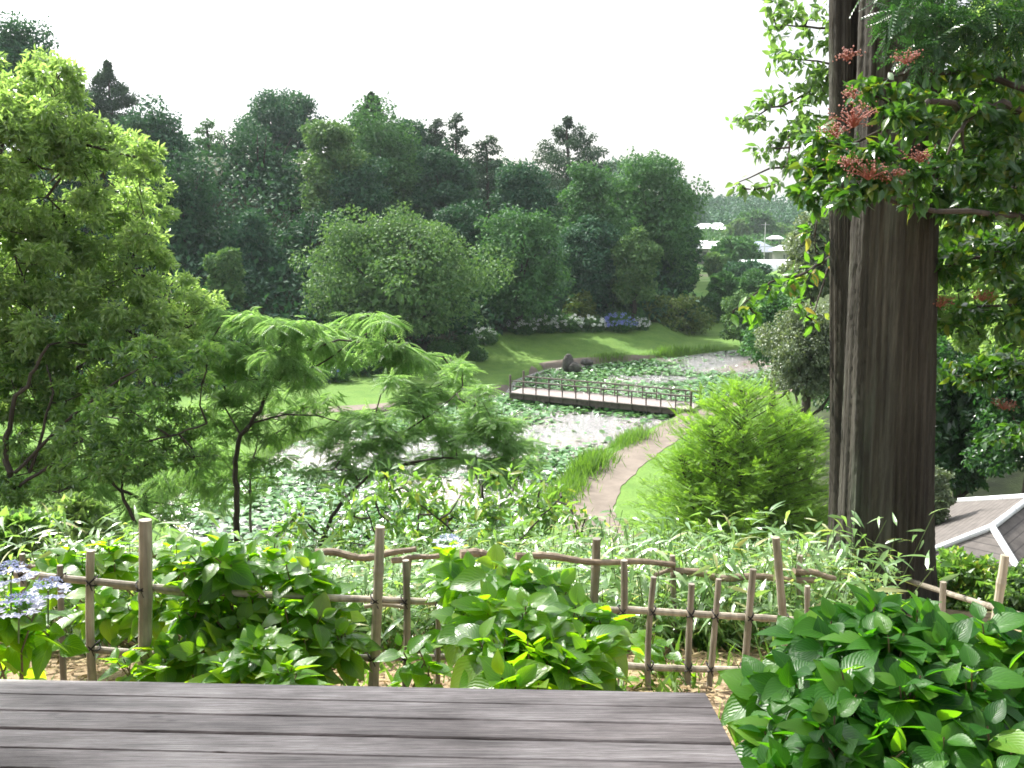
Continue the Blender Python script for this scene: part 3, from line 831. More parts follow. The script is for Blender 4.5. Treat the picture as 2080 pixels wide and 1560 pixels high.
HS = [
 ('white-roofed house furthest up left in the far village, against the end of the wood', 1432, 462, 262, 7, 6, 1.8, .2, (.85, .87, .9)),
 ('white-roofed house right of the furthest left one in the far village', 1457, 461, 268, 6.5, 6, 1.8, -.3, (.85, .87, .9)),
 ('low pale roofed house in front of the two upper white-roofed houses', 1446, 470, 250, 8, 6, 1.4, .1, (.6, .62, .66)),
 ('small white roofed house left of the large round far tree', 1473, 467, 245, 5, 5, 1.4, .4, (.82, .84, .88)),
 ('large white-roofed house lower left in the far village, beside the wood edge', 1424, 492, 175, 7, 6, 2.4, -.5, (.9, .92, .95)),
 ('small white-roofed house just right of the large lower white-roofed one', 1450, 488, 190, 4.5, 4, 1.4, .2, (.88, .9, .92)),
 ('small white roofed shed above the near rounded green tree in the valley', 1471, 483, 205, 4.5, 4, 1.2, 0, (.88, .9, .92)),
 ('bluish roofed house in shade behind the rounded green tree', 1528, 489, 190, 9, 6, 1.6, .1, (.22, .25, .34)),
 ('grey roofed house at right of the bluish roofed one', 1556, 500, 180, 8, 6, 1.6, -.1, (.16, .18, .22)),
 ('white-roofed house furthest right in the far village', 1590, 496, 165, 4.2, 4, 1.5, .6, (.92, .93, .95)),
 ('small pale roof peeping out above the furthest right house', 1575, 481, 215, 4.5, 4, 1.2, .1, (.85, .87, .9)),
]
for i, a in enumerate(HS): house(*a, seed=i)
# long vinyl greenhouse in the valley
c = G(1545, 590, .3); zg = H(c[0], c[1])
gh = thing('greenhouse', 'long low white greenhouse in the valley behind the hanging branch', 'greenhouse', (c[0], c[1], zg))
def arc(x0, x1, rad, ks=13):
    th = np.linspace(0, np.pi, ks)
    return np.array([[[c[0]+x, c[1]-math.cos(t)*rad, zg+math.sin(t)*rad*.95] for t in th] for x in np.linspace(x0, x1, 8)])
g = Geo(); a = arc(-2.5, 6.5, 2.0); g.quadgrid(a); 
for e in (a[0], a[-1]): g.add(np.vstack([e, [[e[0, 0], c[1], zg]]]), [(i, i+1, 13) for i in range(12)])
g.build('cover', plain('vinyl_white', (.75, .78, .80), .3, .8, .05), gh, sm=False)
g = Geo()
for row in arc(-2.5, 6.5, 2.03): g.tube(row, .04, 5)
g.build('hoop', plain('steel_grey', (.3, .31, .32), .4), gh)

FG = 'trees in the far valley'
for i, (lb, cx, tp, bt, hw, D, mt, lf, nl) in enumerate([
 ('large round tree in front of the far wooded ridge', 1535, 436, 500, 48, 235, 'f_mid', .9, 7000),
 ('pale bush crown joined to the left of the large round far tree', 1497, 450, 500, 26, 228, 'f_light', .8, 3500),
 ('pale tree at the right of the large round far tree', 1578, 455, 505, 28, 240, 'f_light', .8, 3500),
 ('rounded bright green tree with an arched top in the valley', 1497, 484, 562, 52, 125, 'f_mid', .5, 8000),
 ('dark tree under the arched green tree in the valley', 1520, 530, 600, 44, 112, 'f_blue', .45, 6000),
 ('small dark round tree at the end of the green field', 1470, 552, 612, 30, 96, 'f_mid', .35, 5000),
 ('pale bushy tree in the valley just right of the wood end', 1452, 515, 562, 20, 120, 'f_light', .4, 3000),
]):
    far_tree(lb, cx, tp, bt, hw, D, M[mt], 'broad', seed=90+i, leaf=lf, nleaf=nl, group=FG, ncl=50)

# far ridge wood: one mass
rg = rng_(21); g = Geo()
n = 1500
fu = rg.uniform(.02, .60, n); fy = rg.uniform(275, 372, n); fx = fu*fy
fz = terrain(fx, fy) 
for x, y, z in zip(fx, fy, fz):
    r = rg.uniform(2.0, 4.2)
    leafball(g, rg, np.array([x, y, z+r*.55]), [r, r, r*.9], 70, 1.1, DIA, 1, .5, .3, outw=.9, jit=.4)
tag(g.build('far_wood', M['f_blue']), kind='stuff', label='distant wooded ridge closing the valley', cat='wood')  # bluish leaf colour stands in for haze over the ridge
rg = rng_(22); g = Geo()
for k in range(160):
    y = rg.uniform(190, 275); x = y*rg.uniform(.17, .36); r = rg.uniform(1.0, 2.2)
    leafball(g, rg, np.array([x, y, H(x, y)+r*.5]), [r*1.4, r, r*.8], 60, .7, DIA, 1, .5, .3)
tag(g.build('far_hedges', M['f_mid']), kind='stuff', label='hedges and bushes scattered between the far houses', cat='hedge')
# utility pole in the village
c = P(1552, 520, 165); zg = H(c[0], c[1])
up = thing('utility_pole', 'thin pale utility pole in the far village', 'utility pole', (c[0], c[1], zg))
g = Geo(); g.tube([[c[0], c[1], zg], [c[0], c[1], zg+7.6]], [.09, .07], 8); g.build('pole', plain('pole_concrete', (.45, .46, .46)), up)
g = Geo(); g.box((c[0], c[1], zg+7.2), (1.4, .1, .1)); g.build('crossarm', plain('steel_dull', (.3, .31, .32)), up)

print('far ok')
# ---------------------------------------------------------------- near trees from boughs of leaves
def bough_tree(name, label, cat, base, blobs, limbs, mat, proto, leaf, dens, seed, flat=1.0, bark='bark', trunk=None, cl=1, droop=.3, up=.5,
               shell=.4, group=None, tw=.004, spread=.72, crown='crown', sub=.55, jit=.6, nsub=5, zs=1.0):
    """blobs (px, py, radius_px, depth): leafy boughs; limbs: list of ([(px,py,depth)...], r0, r1)"""
    rg = rng_(seed); 
    root = thing(name, label, cat, base, group)
    g = Geo(); tips = []; conn = []
    for (px, py, rp, D) in blobs:
        c = P(px, py, D); r = rp*D/F_PX
        n = int(dens*rp*rp/100)
        # break each bough into sprays
        conn.append(c)
        for k in range(nsub):
            d = rand_unit(rg, 1)[0]*[1, 1, flat]
            cc = c + d*r*spread; rr = r*sub*(.7+.5*rg.random())
            leafball(g, rg, cc, [rr, rr, rr], n//nsub, leaf, proto, flat, up, shell, droop=droop, jit=jit, zs=zs)
            tips.append((c, cc))
    g.build(crown, mat, root)
    g = Geo(); nodes = []
    for pts, r0, r1 in limbs:
        p = np.array([P(*q) for q in pts]); m = len(p)
        if m > 2:
            t = np.linspace(0, m-1, m*4); p = np.stack([np.interp(t, np.arange(m), p[:, i]) for i in range(3)], 1)
            p[1:-1] += rg.normal(size=(len(p)-2, 3))*r0*.35
        g.tube(p, np.linspace(r0, r1, len(p)), 7); nodes += list(p)
    nodes = np.array(nodes)
    order = sorted(conn, key=lambda c: np.linalg.norm(nodes-c, axis=1).min())
    for c in order:                                       # a bough to each mass of leaves
        s = nodes[np.argmin(np.linalg.norm(nodes-c, axis=1) + .5*np.maximum(nodes[:, 2]-c[2], 0))]
        L_ = np.linalg.norm(c-s); m1 = s+(c-s)*.5 + rg.normal(size=3)*.10*L_ - [0, 0, .05*L_]
        g.tube([s, m1, c], [tw*3.2, tw*2.4, tw*1.5], 5, False)
        nodes = np.vstack([nodes, m1, c])
    for c, cc in tips[::2]:
        q_ = nodes[np.argsort(np.linalg.norm(nodes-cc, axis=1))[rg.integers(0, 3)]]
        s = c + (q_-c)*rg.random()*.8
        mid = (s+cc)/2 + rg.normal(size=3)*.06*np.linalg.norm(cc-s)
        g.tube([s, mid, cc], [tw*1.1, tw*.8, tw*.4], 4, False)
    g.build('trunk', M[bark], root)
    return root

# a) bright big tree at left
blobs = []
for (x, y, r) in [(15,170,95),(90,230,80),(40,310,110),(160,290,70),(210,360,75),(95,400,110),(245,420,62),(150,500,105),(30,520,120),(255,540,80),(215,620,100),(85,650,120),(330,590,62),(300,480,40),(370,640,62),(300,690,80),(410,620,42),(20,760,110),(170,740,100),(395,690,45),(275,320,48),(295,380,45),(300,430,45),(240,300,50),(120,150,40),(-60,250,140),(-90,480,150),(-80,700,150)]:
    blobs.append((x, y, r, 12.6 + 1.4*math.sin(x*.05+y*.03)))
bough_tree('bright_tree', 'large bright green small-leaved tree filling the left edge of the view', 'tree', (-6.9, 12.8, H(-6.9, 12.8)-.2), blobs,
  [([(-60,1060,12.6),(-50,900,12.6),(-40,700,12.6),(-20,480,12.6),(10,250,12.6)], .13, .03), ([(-45,800,12.6),(60,720,12.3),(180,600,12.2),(300,560,12)], .05, .012),
   ([(-40,620,12.6),(80,520,12.4),(165,440,12.3)], .04, .012), ([(-30,500,12.6),(60,400,12.5),(150,330,12.4)], .03, .01), ([(-45,760,12.4),(120,760,12),(300,700,12),(390,660,11.8)], .04, .01)],
  M['l_bright'], DIAS, .085, 33, 31, flat=.70, nsub=26, sub=.27, tw=.006, up=.5, shell=.7, jit=.9, spread=1.0)
# b) darker branching tree low at left
blobs = [(x, y, r, 10.4+.8*math.sin(x*.04)) for x, y, r in [(60,790,95),(170,800,80),(40,880,100),(150,900,75),(260,830,75),(330,770,60),(360,860,60),(250,930,70),(60,960,80),(410,780,38),(420,720,34),(170,700,70),(20,700,80),(330,930,45),(0,1010,60),(120,1000,45),(290,720,50),(395,930,36)]]
bough_tree('dark_branching_tree', 'dark leaved tree with thin crossing branches below the bright tree', 'tree', (-5.1, 10.6, H(-5.1, 10.6)-.2), blobs,
  [([(60,1075,10.6),(20,1000,10.6),(10,900,10.6),(40,800,10.5),(100,700,10.4)], .05, .015),
   ([(20,1000,10.5),(110,940,10.4),(220,915,10.3),(330,890,10.2),(420,860,10.1)], .022, .008), ([(30,960,10.5),(130,860,10.4),(230,780,10.3),(330,720,10.2)], .022, .008),
   ([(275,1060,10.4),(245,1000,10.4),(180,920,10.3),(150,860,10.3)], .022, .010), ([(245,1000,10.4),(260,920,10.4),(250,840,10.4)], .014, .008), ([(60,960,10.5),(110,800,10.4),(95,740,10.4)], .02, .008)],
  M['l_deep'], DIAS, .080, 22, 33, flat=.60, nsub=18, sub=.28, tw=.004, shell=.7, jit=.9, spread=.95)
# c) silk tree with layered feathery foliage
blobs = [(x, y, r, 11.6+.8*math.sin(x*.03)) for x, y, r in [(470,640,55),(530,650,55),(590,660,55),(500,700,55),(640,690,55),(560,720,50),(700,665,50),(745,640,36),(780,650,30),(690,715,50),(760,700,50),(820,720,45),(870,725,42),(915,730,34),(450,740,50),(600,745,40),(520,770,35),(620,775,26),(430,690,50),(810,695,30),(460,800,35)]]
bough_tree('silk_tree', 'slender tree with layered feathery pale green foliage left of the pond', 'tree', (-3.45, 11.8, H(-3.45, 11.8)-.2), blobs,
  [([(482,1100,11.8),(480,1000,11.8),(478,910,11.8),(515,850,11.8),(555,775,11.8),(600,720,11.7)], .042, .016),
   ([(510,860,11.8),(580,842,11.7),(650,845,11.6),(700,862,11.5)], .014, .006), ([(600,720,11.7),(690,690,11.6),(800,712,11.5),(900,725,11.4)], .016, .006),
   ([(585,740,11.7),(540,690,11.7),(480,650,11.7)], .014, .006), ([(555,775,11.8),(640,745,11.7),(740,680,11.6),(780,650,11.5)], .015, .006)],
  M['l_silk'], FROND, .21, 7.0, 35, flat=.32, nsub=8, sub=.42, tw=.004, droop=.35, up=1.8, jit=.30, zs=.25, shell=.6)
blobs = [(x, y, r, 12.4) for x, y, r in [(520,840,45),(470,870,45),(560,880,35),(430,910,45),(400,960,45),(520,930,30),(560,800,30),(440,990,40),(500,1000,30),(610,830,40),(660,810,36),(590,860,34),(560,930,28),(640,870,30),(700,840,34),(470,800,36),(420,840,40),(540,970,24),(480,960,34)]]
bough_tree('feathery_sapling', 'wispy feathery sapling behind the dark slim trunk at left of the pond', 'tree', (-3.0, 12.6, H(-3.0, 12.6)-.2), blobs,
  [([(510,1080,12.4),(508,960,12.4),(525,890,12.4)], .02, .009), ([(508,1000,12.4),(450,930,12.4)], .01, .005)],
  M['l_silk'], FROND, .17, 6.5, 36, flat=.5, nsub=7, sub=.5, tw=.003, bark='bark_p', droop=.25, zs=.4, up=1.2, jit=.4)
blobs = [(x, y, r, 15.5+math.sin(x*.05)) for x, y, r in [(60,840,80),(180,830,70),(290,840,70),(380,860,60),(120,930,80),(240,930,80),(350,950,70),(430,930,50),(60,1000,80),(190,1010,80),(310,1020,70),(420,1010,50),(440,850,45),(10,920,70)]]
bough_tree('feathery_thicket_tree', 'pale feathery tree seen behind the dark branching tree, low at the left', 'tree', (-5.6, 15.6, H(-5.6, 15.6)-.2), blobs,
  [([(300,1120,15.6),(290,980,15.6),(240,850,15.6)], .05, .015), ([(295,1020,15.6),(150,940,15.6),(50,880,15.6)], .03, .01), ([(293,1000,15.6),(380,930,15.6)], .02, .01)],
  M['l_silk'], FROND, .26, 4.5, 39, flat=.6, nsub=6, sub=.5, tw=.005, bark='bark', droop=.3, zs=.5, up=1.0, jit=.5)
# d) second feathery tree in front of the pond
blobs = [(x, y, r, 10.6+.6*math.sin(x*.03)) for x, y, r in [(760,850,45),(830,820,50),(900,800,45),(800,770,30),(850,790,34),(960,830,40),(880,860,50),(960,880,55),(1030,900,50),(820,890,50),(740,900,45),(900,930,50),(990,940,50),(1060,940,40),(700,930,32),(920,770,34),(940,745,28),(860,950,40),(780,950,36),(1040,860,32),(1075,900,25),(980,790,25),(700,870,36),(660,900,34),(720,960,34),(640,960,30),(790,930,36),(930,890,40),(1000,860,36),(850,830,34),(1010,970,34)]]
bough_tree('feathery_tree', 'low feathery tree spreading in front of the muddy pond water', 'tree', (-1.9, 10.8, H(-1.9, 10.8)-.2), blobs,
  [([(650,1110,10.6),(680,1040,10.6),(700,1010,10.6),(760,960,10.6),(830,940,10.6),(920,930,10.5)], .026, .008),
   ([(730,975,10.6),(800,890,10.6),(880,840,10.6),(940,790,10.5)], .014, .006), ([(760,960,10.6),(880,930,10.6),(1000,935,10.5),(1060,960,10.5)], .013, .005)],
  M['l_silk'], REDW, .15, 13, 37, flat=.40, nsub=8, sub=.42, tw=.003, droop=.2, up=1.3, jit=.35, zs=.35, shell=.6)
# e) glossy shrub with paired leaves behind the fence
blobs = [(x, y, r, 8.2+.5*math.sin(x*.03)) for x, y, r in [(760,1010,40),(820,990,40),(720,1050,40),(790,1060,45),(860,1030,45),(920,1050,45),(980,1010,40),(1040,1000,45),(1090,1030,40),(1000,1070,50),(1070,1090,45),(1130,1060,40),(1180,1100,32),(940,1000,25),(890,1090,40),(1140,1000,25),(1000,965,25),(1190,1050,22),(640,1080,35),(700,1100,35),(880,985,30),(780,965,28),(1060,960,26),(960,950,20),(700,1000,30),(600,1050,34),(1100,975,24),(840,1090,40),(1160,1035,30),(560,1090,34),(1210,1085,24)]]
bough_tree('glossy_shrub', 'glossy leaved shrub catching white glints behind the fence, in front of the pond', 'shrub', (-.2, 8.4, H(-.2, 8.4)-.2), blobs,
  [([(1000,1200,8.3),(990,1100,8.3),(1020,1020,8.2)], .014, .006), ([(990,1150,8.3),(900,1060,8.3),(820,1000,8.2)], .012, .005), ([(1000,1160,8.3),(1090,1060,8.2),(1140,1010,8.2)], .011, .005), ([(830,1180,8.3),(760,1080,8.3),(740,1020,8.3)], .011, .005)],
  M['l_comp'], LANCE, .115, 4.4, 38, flat=.8, nsub=6, sub=.5, tw=.0035, droop=.35)
# f) bright young redwood right of the path
rg = rng_(41); D0 = 19.0
cb = P(1500, 1110, D0); zg = H(cb[0], cb[1]); base = np.array([cb[0], cb[1], zg])
rt = thing('young_redwood', 'bushy bright green young conifer with feathery sprays beside the path', 'conifer', base)
topz = P(1500, 800, D0)[2]; g = Geo(); gb = Geo()
prof = lambda t: 2.35*(1-t)**.62*(.72+.28*min(1, t*5+.3))
tops = [(0, 0, topz, 1.0), (.95, .1, topz-.55, .7), (-.7, -.3, topz-.65, .55), (1.45, .3, topz-.75, .6), (-1.3, -.2, topz-1.3, .5)]
for (ox, oy, tz, sca) in tops:
    gb.tube([[base[0]+ox*.15, base[1]+oy*.2, zg-.1], [base[0]+ox*.7, base[1]+oy*.7, (zg+tz)/2], [base[0]+ox, base[1]+oy, tz]], [.07*sca, .04*sca, .008], 6)
    nbr = int(300*sca)
    for k in range(nbr):
        t = rg.random()**1.15; z = zg+.1 + (tz-zg)*t; a = rg.random()*6.283; Rr = prof(t)*sca*(.7+.4*rg.random())
        s = np.array([base[0]+ox*(.15+.85*t), base[1]+oy*(.15+.85*t), z]); dr = np.array([math.cos(a), math.sin(a), .28+.5*t])
        e = s + dr*Rr
        gb.tube([s, e], [.012, .003], 4, False)
        m = max(6, int(26*Rr/1.2))
        tt = np.linspace(.35, 1.02, m); T_ = s + (e-s)*tt[:, None]
        sg = np.where(np.arange(m) % 2, 1, -1)[:, None]
        side = nrm(np.cross(dr, [0, 0, 1.])[None])[0]
        ax = nrm(dr*.9 + side*sg*.8 + rg.normal(size=(m, 3))*.5 + [0, 0, .2])
        g.scatter(REDW, frames(ax, nrm(rg.normal(size=(m, 3))*.6+[0, 0, 1.])), T_ + rg.normal(size=(m, 3))*.07, .15+.12*rg.random(m))
g.build('crown', M['l_cedar'], rt); gb.build('trunk', M['bark'], rt)
# g) grey bush above it + neighbours at the right bank
for i, (lb, cx, tp, bt, hw, D, mt, lf, nl, cat) in enumerate([
 ('silvery grey green bushy tree at the right bank beside the big trunk', 1650, 590, 850, 95, 27, 'f_grey', .085, 16000, 'tree'),
 ('pale green bushy tree at the far end of the pond right of the lawn', 1515, 590, 712, 50, 64, 'f_light', .18, 8000, 'tree'),
 ('broad green bush on the slope below the far village', 1545, 545, 650, 60, 78, 'f_mid', .20, 9000, 'bush'),
 ('dull green tree leaning over the right end of the pond', 1575, 600, 760, 72, 40, 'f_mid', .14, 9000, 'tree'),
 ('olive brown tree behind the hanging branch, left of the big trunk', 1655, 425, 640, 75, 34, 'f_grey', .12, 11000, 'tree'),
 ('pale green bush with round leaves right of the big trunk, above the roof', 1888, 925, 1100, 38, 15.5, 'f_grey', .07, 5000, 'bush'),
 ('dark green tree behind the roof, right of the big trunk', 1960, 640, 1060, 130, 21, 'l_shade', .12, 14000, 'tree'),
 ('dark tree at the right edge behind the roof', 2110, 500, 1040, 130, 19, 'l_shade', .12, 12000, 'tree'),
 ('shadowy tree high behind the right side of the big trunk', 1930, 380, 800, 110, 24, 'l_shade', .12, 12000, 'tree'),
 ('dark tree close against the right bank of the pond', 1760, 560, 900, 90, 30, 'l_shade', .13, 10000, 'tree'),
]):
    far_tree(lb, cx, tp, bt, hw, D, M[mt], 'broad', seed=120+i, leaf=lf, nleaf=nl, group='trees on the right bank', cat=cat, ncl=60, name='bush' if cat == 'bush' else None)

# h) glossy tree with red flower stalks hanging in front of the trunk
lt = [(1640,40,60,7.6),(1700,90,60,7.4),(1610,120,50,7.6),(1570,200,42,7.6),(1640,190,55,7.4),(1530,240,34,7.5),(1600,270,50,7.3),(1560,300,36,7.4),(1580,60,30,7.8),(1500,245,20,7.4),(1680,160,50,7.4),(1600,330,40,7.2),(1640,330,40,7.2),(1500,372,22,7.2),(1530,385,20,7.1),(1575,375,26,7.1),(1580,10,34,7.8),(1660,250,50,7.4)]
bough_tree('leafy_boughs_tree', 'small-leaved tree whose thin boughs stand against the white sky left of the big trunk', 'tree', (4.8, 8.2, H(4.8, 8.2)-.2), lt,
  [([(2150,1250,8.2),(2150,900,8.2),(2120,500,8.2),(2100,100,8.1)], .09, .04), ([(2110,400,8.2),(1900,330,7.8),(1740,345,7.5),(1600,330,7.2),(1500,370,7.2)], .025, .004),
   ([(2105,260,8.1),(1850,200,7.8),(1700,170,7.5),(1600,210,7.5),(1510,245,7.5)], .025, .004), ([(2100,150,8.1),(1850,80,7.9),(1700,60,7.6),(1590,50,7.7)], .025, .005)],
  leafmat('leaves_boughs_backlit', (.070, .150, .050), (.130, .220, .080), .50, tcol=(2.0, 2.0, .9), rough=.3, spec=.8), LEAF6, .078, 4.2, 50, flat=.5, nsub=8, sub=.42, tw=.003, droop=.5, shell=.6, jit=.7)  # backlight on these boughs is put into a paler leaf colour
blobs = []
for (x, y, r, D) in [(1680,285,45,5.4),(1650,345,45,5.3),(1640,400,36,5.2),(1720,330,50,5.1),(1720,395,42,5.0),(1780,370,45,5.0),(1780,300,40,5.1),(1840,340,40,5.1),(1800,230,42,5.2),(1750,180,34,5.4),(1840,190,40,5.4),(1880,250,45,5.4),(1900,340,50,5.4),(1860,400,34,5.2),
    (1960,200,70,5.8),(2040,140,80,6.2),(2040,260,80,6.0),(1960,320,70,5.8),(2060,380,80,6.0),(1960,430,60,5.9),(1990,520,80,6.4),(2060,620,80,6.2),(1960,640,60,6.4),(2070,500,60,6.0),(2050,760,70,6.6),(1960,760,50,6.8),(2060,880,50,7.0),(1930,540,50,6.4),(1930,140,50,6.0),(2060,30,80,6.4),(1940,400,60,6.2)]:
    blobs.append((x, y, r, D))
vib = bough_tree('red_flowered_tree', 'glossy leaved tree with red flower stalks hanging across the big trunk', 'tree', (3.9, 6.0, H(3.9, 6.0)-.2), blobs,
  [([(2330,1250,6.2),(2300,900,6.2),(2260,500,6.1),(2230,150,6.0)], .11, .05), ([(2240,320,6.1),(2080,215,5.9),(1990,218,5.8),(1900,205,5.6),(1800,250,5.3),(1680,330,5.3)], .035, .006),
   ([(2250,500,6.1),(2080,440,6.0),(1900,430,5.4),(1760,400,5.1),(1640,400,5.2)], .025, .004), ([(2250,240,6.1),(2000,150,6.1),(1850,140,5.8),(1760,180,5.6)], .025, .004),
   ([(2260,700,6.2),(2080,505,6.2),(1950,530,6.3),(1880,560,6.4)], .022, .006), ([(2290,800,6.2),(2080,760,6.5),(1950,780,6.8)], .022, .006), ([(1990,215,5.8),(1940,280,5.6),(1890,390,5.4)], .014, .005)],
  M['l_vib'], LEAF6, .076, 6.4, 51, flat=.62, nsub=7, sub=.55, tw=.0035, droop=.45, shell=.6)
rg = rng_(53)
for (x, y, r, D) in [(1735,232,46,5.0),(1700,262,30,5.0),(1840,115,26,5.2),(1722,110,22,5.3),(1720,325,26,4.9),(1765,345,36,4.9),(1815,355,26,4.9),(1868,312,30,5.0),(1735,190,20,5.1),(1910,610,26,6.3),(1995,600,22,6.2),(2040,820,24,6.6)]:
    c = P(x, y, D); rr = r*D/F_PX; g = Geo(); n = int(14+rr*rr*2600)
    st = c - np.array([0, 0, rr*.55])
    for k in range(n):
        e = c + rand_unit(rg, 1)[0]*[rr*1.15, rr, rr*.5]*(rg.random()**.4)
        g.tube([st, (st+e)/2+[0, 0, .01], e], [.0022, .0016, .0012], 3, False, mi=1)
        nb = 3
        q = e + rg.normal(size=(nb, 3))*.012
        for qq in q:
            d = .0052*(.7+.6*rg.random())
            g.add(qq + np.array([[d,0,0],[-d,0,0],[0,d,0],[0,-d,0],[0,0,d],[0,0,-d]]), [(0,2,4),(2,1,4),(1,3,4),(3,0,4),(2,0,5),(1,2,5),(3,1,5),(0,3,5)], None, 0)
    g.build('flower_cluster', [M['berry'], M['twig_red']], vib)
# hanging spray further back on the same side with yellowing leaves
blobs = [(x, y, r, D) for x, y, r, D in [(1600,570,26,7.2),(1560,590,22,7.2),(1520,620,22,7.1),(1640,560,26,7.4),(1490,640,16,7.1),(1540,640,18,7.1),(1620,620,20,7.3),(1660,640,26,7.5),(1670,540,24,7.6),(1655,480,24,7.6),(1665,420,24,7.6)]]
bough_tree('hanging_spray', 'light green leafy branch hanging out left of the big trunk above the pond', 'branch', P(1720, 560, 7.9), blobs,
  [([(1760,470,7.9),(1690,520,7.7),(1620,560,7.3),(1560,575,7.2),(1490,630,7.1)], .018, .004), ([(1690,520,7.7),(1665,600,7.6),(1650,650,7.5)], .01, .004)],
  M['l_yspr'] if 'l_yspr' in M else leafmat('leaves_spray', (.06, .15, .02), (.10, .21, .03), .45, rough=.35, c2=(.36, .26, .10)), LEAF6, .095, 3.4, 55, nsub=4, sub=.6, tw=.003, droop=.5)
# yellow-green sunlit tree behind at right
blobs = [(x, y, r, 11+.8*math.sin(x*.02+y*.01)) for x, y, r in [(1930,80,60),(2020,60,80),(1940,470,50),(2030,440,80),(2080,300,90),(1960,240,60),(1940,560,50),(2040,560,60),(2090,640,70),(1930,360,50),(2060,180,60),(2100,480,80),(1990,680,50),(2070,720,60),(1920,200,50),(2000,150,60),(1990,320,60),(2040,370,60),(1925,620,40),(1980,620,50),(2020,250,60)]]
bough_tree('sunlit_tree', 'yellow green sunlit tree seen through the dark leaves at the right edge', 'tree', (6.8, 11.3, H(6.8, 11.3)-.2), blobs,
  [([(2200,1150,11),(2190,700,11),(2160,200,11)], .12, .05), ([(2190,700,11),(2050,560,11),(1950,480,11)], .04, .012), ([(2180,500,11),(2060,300,11),(1960,200,11)], .04, .012)],
  M['l_bright'], DIA, .080, 34, 57, flat=.8, nsub=9, sub=.5, tw=.006)

# ---------------------------------------------------------------- big double trunk
def trunk_geo(cl, r0, r1, seed, zb, zt, flare=.35, ridge=.035):
    rg = rng_(seed); nz, na = 260, 144
    z = np.linspace(zb, zt, nz); th = np.linspace(0, 2*np.pi, na, endpoint=False)
    Z, TH = np.meshgrid(z, th, indexing='ij'); t = (Z-zb)/(zt-zb)
    r = r0+(r1-r0)*t + flare*r0*np.exp(-(Z-zb)/.35)
    fl = np.zeros_like(Z)
    for k, a in ((5, .035), (9, .022), (14, .015)):
        ph = rg.random()*6
        fl += a*np.cos(k*TH + ph + .25*np.sin(Z*.8+k)) * (1+1.2*np.exp(-(Z-zb)/.5))
    fs = np.zeros_like(Z)
    for k in range(14):
        kk = rg.integers(22, 70); fs += np.sin(kk*TH + rg.random()*6 + .5*np.sin(Z*rg.uniform(.8, 2.6)+rg.random()*6))/14**.5
    fs = -np.abs(fs)
    r = r*(1+fl) + ridge*.8*fs + .005*rg.random(Z.shape)
    cx = np.interp(Z, [c[2] for c in cl], [c[0] for c in cl]); cyy = np.interp(Z, [c[2] for c in cl], [c[1] for c in cl])
    g = Geo(); g.quadgrid(np.stack([cx+r*np.cos(TH), cyy+r*np.sin(TH), Z], -1), True)
    return g
def big_bark():
    m, n, l, b, out = newmat('cedar_bark')
    a = nodes_noise(n, l, 30, 9, stretch=(1, 1, .05), rough=.7)
    c = nodes_noise(n, l, 2.2, 5, stretch=(1, 1, .12))
    mo = nodes_noise(n, l, 5, 6, stretch=(1, 1, .25))
    r = ramp(n, l, a.outputs[0], [(.26, (.018, .0165, .013)), (.5, (.052, .048, .039)), (.78, (.120, .114, .093))])
    r2 = ramp(n, l, c.outputs[0], [(.35, (.55, .52, .50)), (.65, (1.15, 1.12, 1.05))])
    mm = n.new('ShaderNodeMixRGB'); mm.blend_type = 'MULTIPLY'; mm.inputs[0].default_value = 1
    l.new(r.outputs[0], mm.inputs[1]); l.new(r2.outputs[0], mm.inputs[2])
    mk = ramp(n, l, mo.outputs[0], [(.52, (0, 0, 0)), (.70, (.55, .55, .55))])
    m3 = n.new('ShaderNodeMixRGB'); m3.inputs[2].default_value = (.10, .115, .080, 1)
    l.new(mk.outputs[0], m3.inputs[0]); l.new(mm.outputs[0], m3.inputs[1])
    l.new(m3.outputs[0], b.inputs['Base Color']); b.inputs['Roughness'].default_value = .85; b.inputs['Specular IOR Level'].default_value = .3
    bump(n, l, a.outputs[0], b, 1.0, .03)
    return m
M['bigbark'] = big_bark()
DT = 6.4
bm_, tp_ = P(1788, 1235, DT), P(1826, 0, DT); tp2 = tp_ + (tp_-bm_)*.9
zb = H(bm_[0], bm_[1])-.15
big = thing('cedar_tree', 'huge dark furrowed double trunk rising on the right, behind the bamboo fence', 'tree', (bm_[0], bm_[1], zb))
r_b, r_t = 95*DT/F_PX, 72*DT/F_PX
trunk_geo([bm_, tp_, tp2], r_b, r_t-.05, 71, zb, tp2[2], .22, .03).build('trunk', M['bigbark'], big, sm=True)
D2 = 6.75
b2, t2 = P(1728, 1235, D2), P(1728, 0, D2); tt2 = t2+(t2-b2)*.9
trunk_geo([b2, t2, tt2], 40*D2/F_PX, 37*D2/F_PX, 72, zb-.1, tt2[2], .8, .02).build('trunk', M['bigbark'], big, sm=True)
# high crown of the double tree, above the picture, that shades the right side
rg = rng_(73); g = Geo()
for k in range(46):
    a = rg.random()*6.283; R = rg.uniform(.4, 3.0); z = rg.uniform(12.6, 18)
    cc = np.array([bm_[0]+.4+math.cos(a)*R*(1.25-(z-12.6)/9), bm_[1]+math.sin(a)*R*(1.25-(z-12.6)/9), z])
    leafball(g, rg, cc, [.8, .8, .35], 110, .17, DIAS, 1, .6, .5)
    g.tube([[bm_[0]+.2, bm_[1], z-.3], cc], [.04, .012], 5, mi=1)
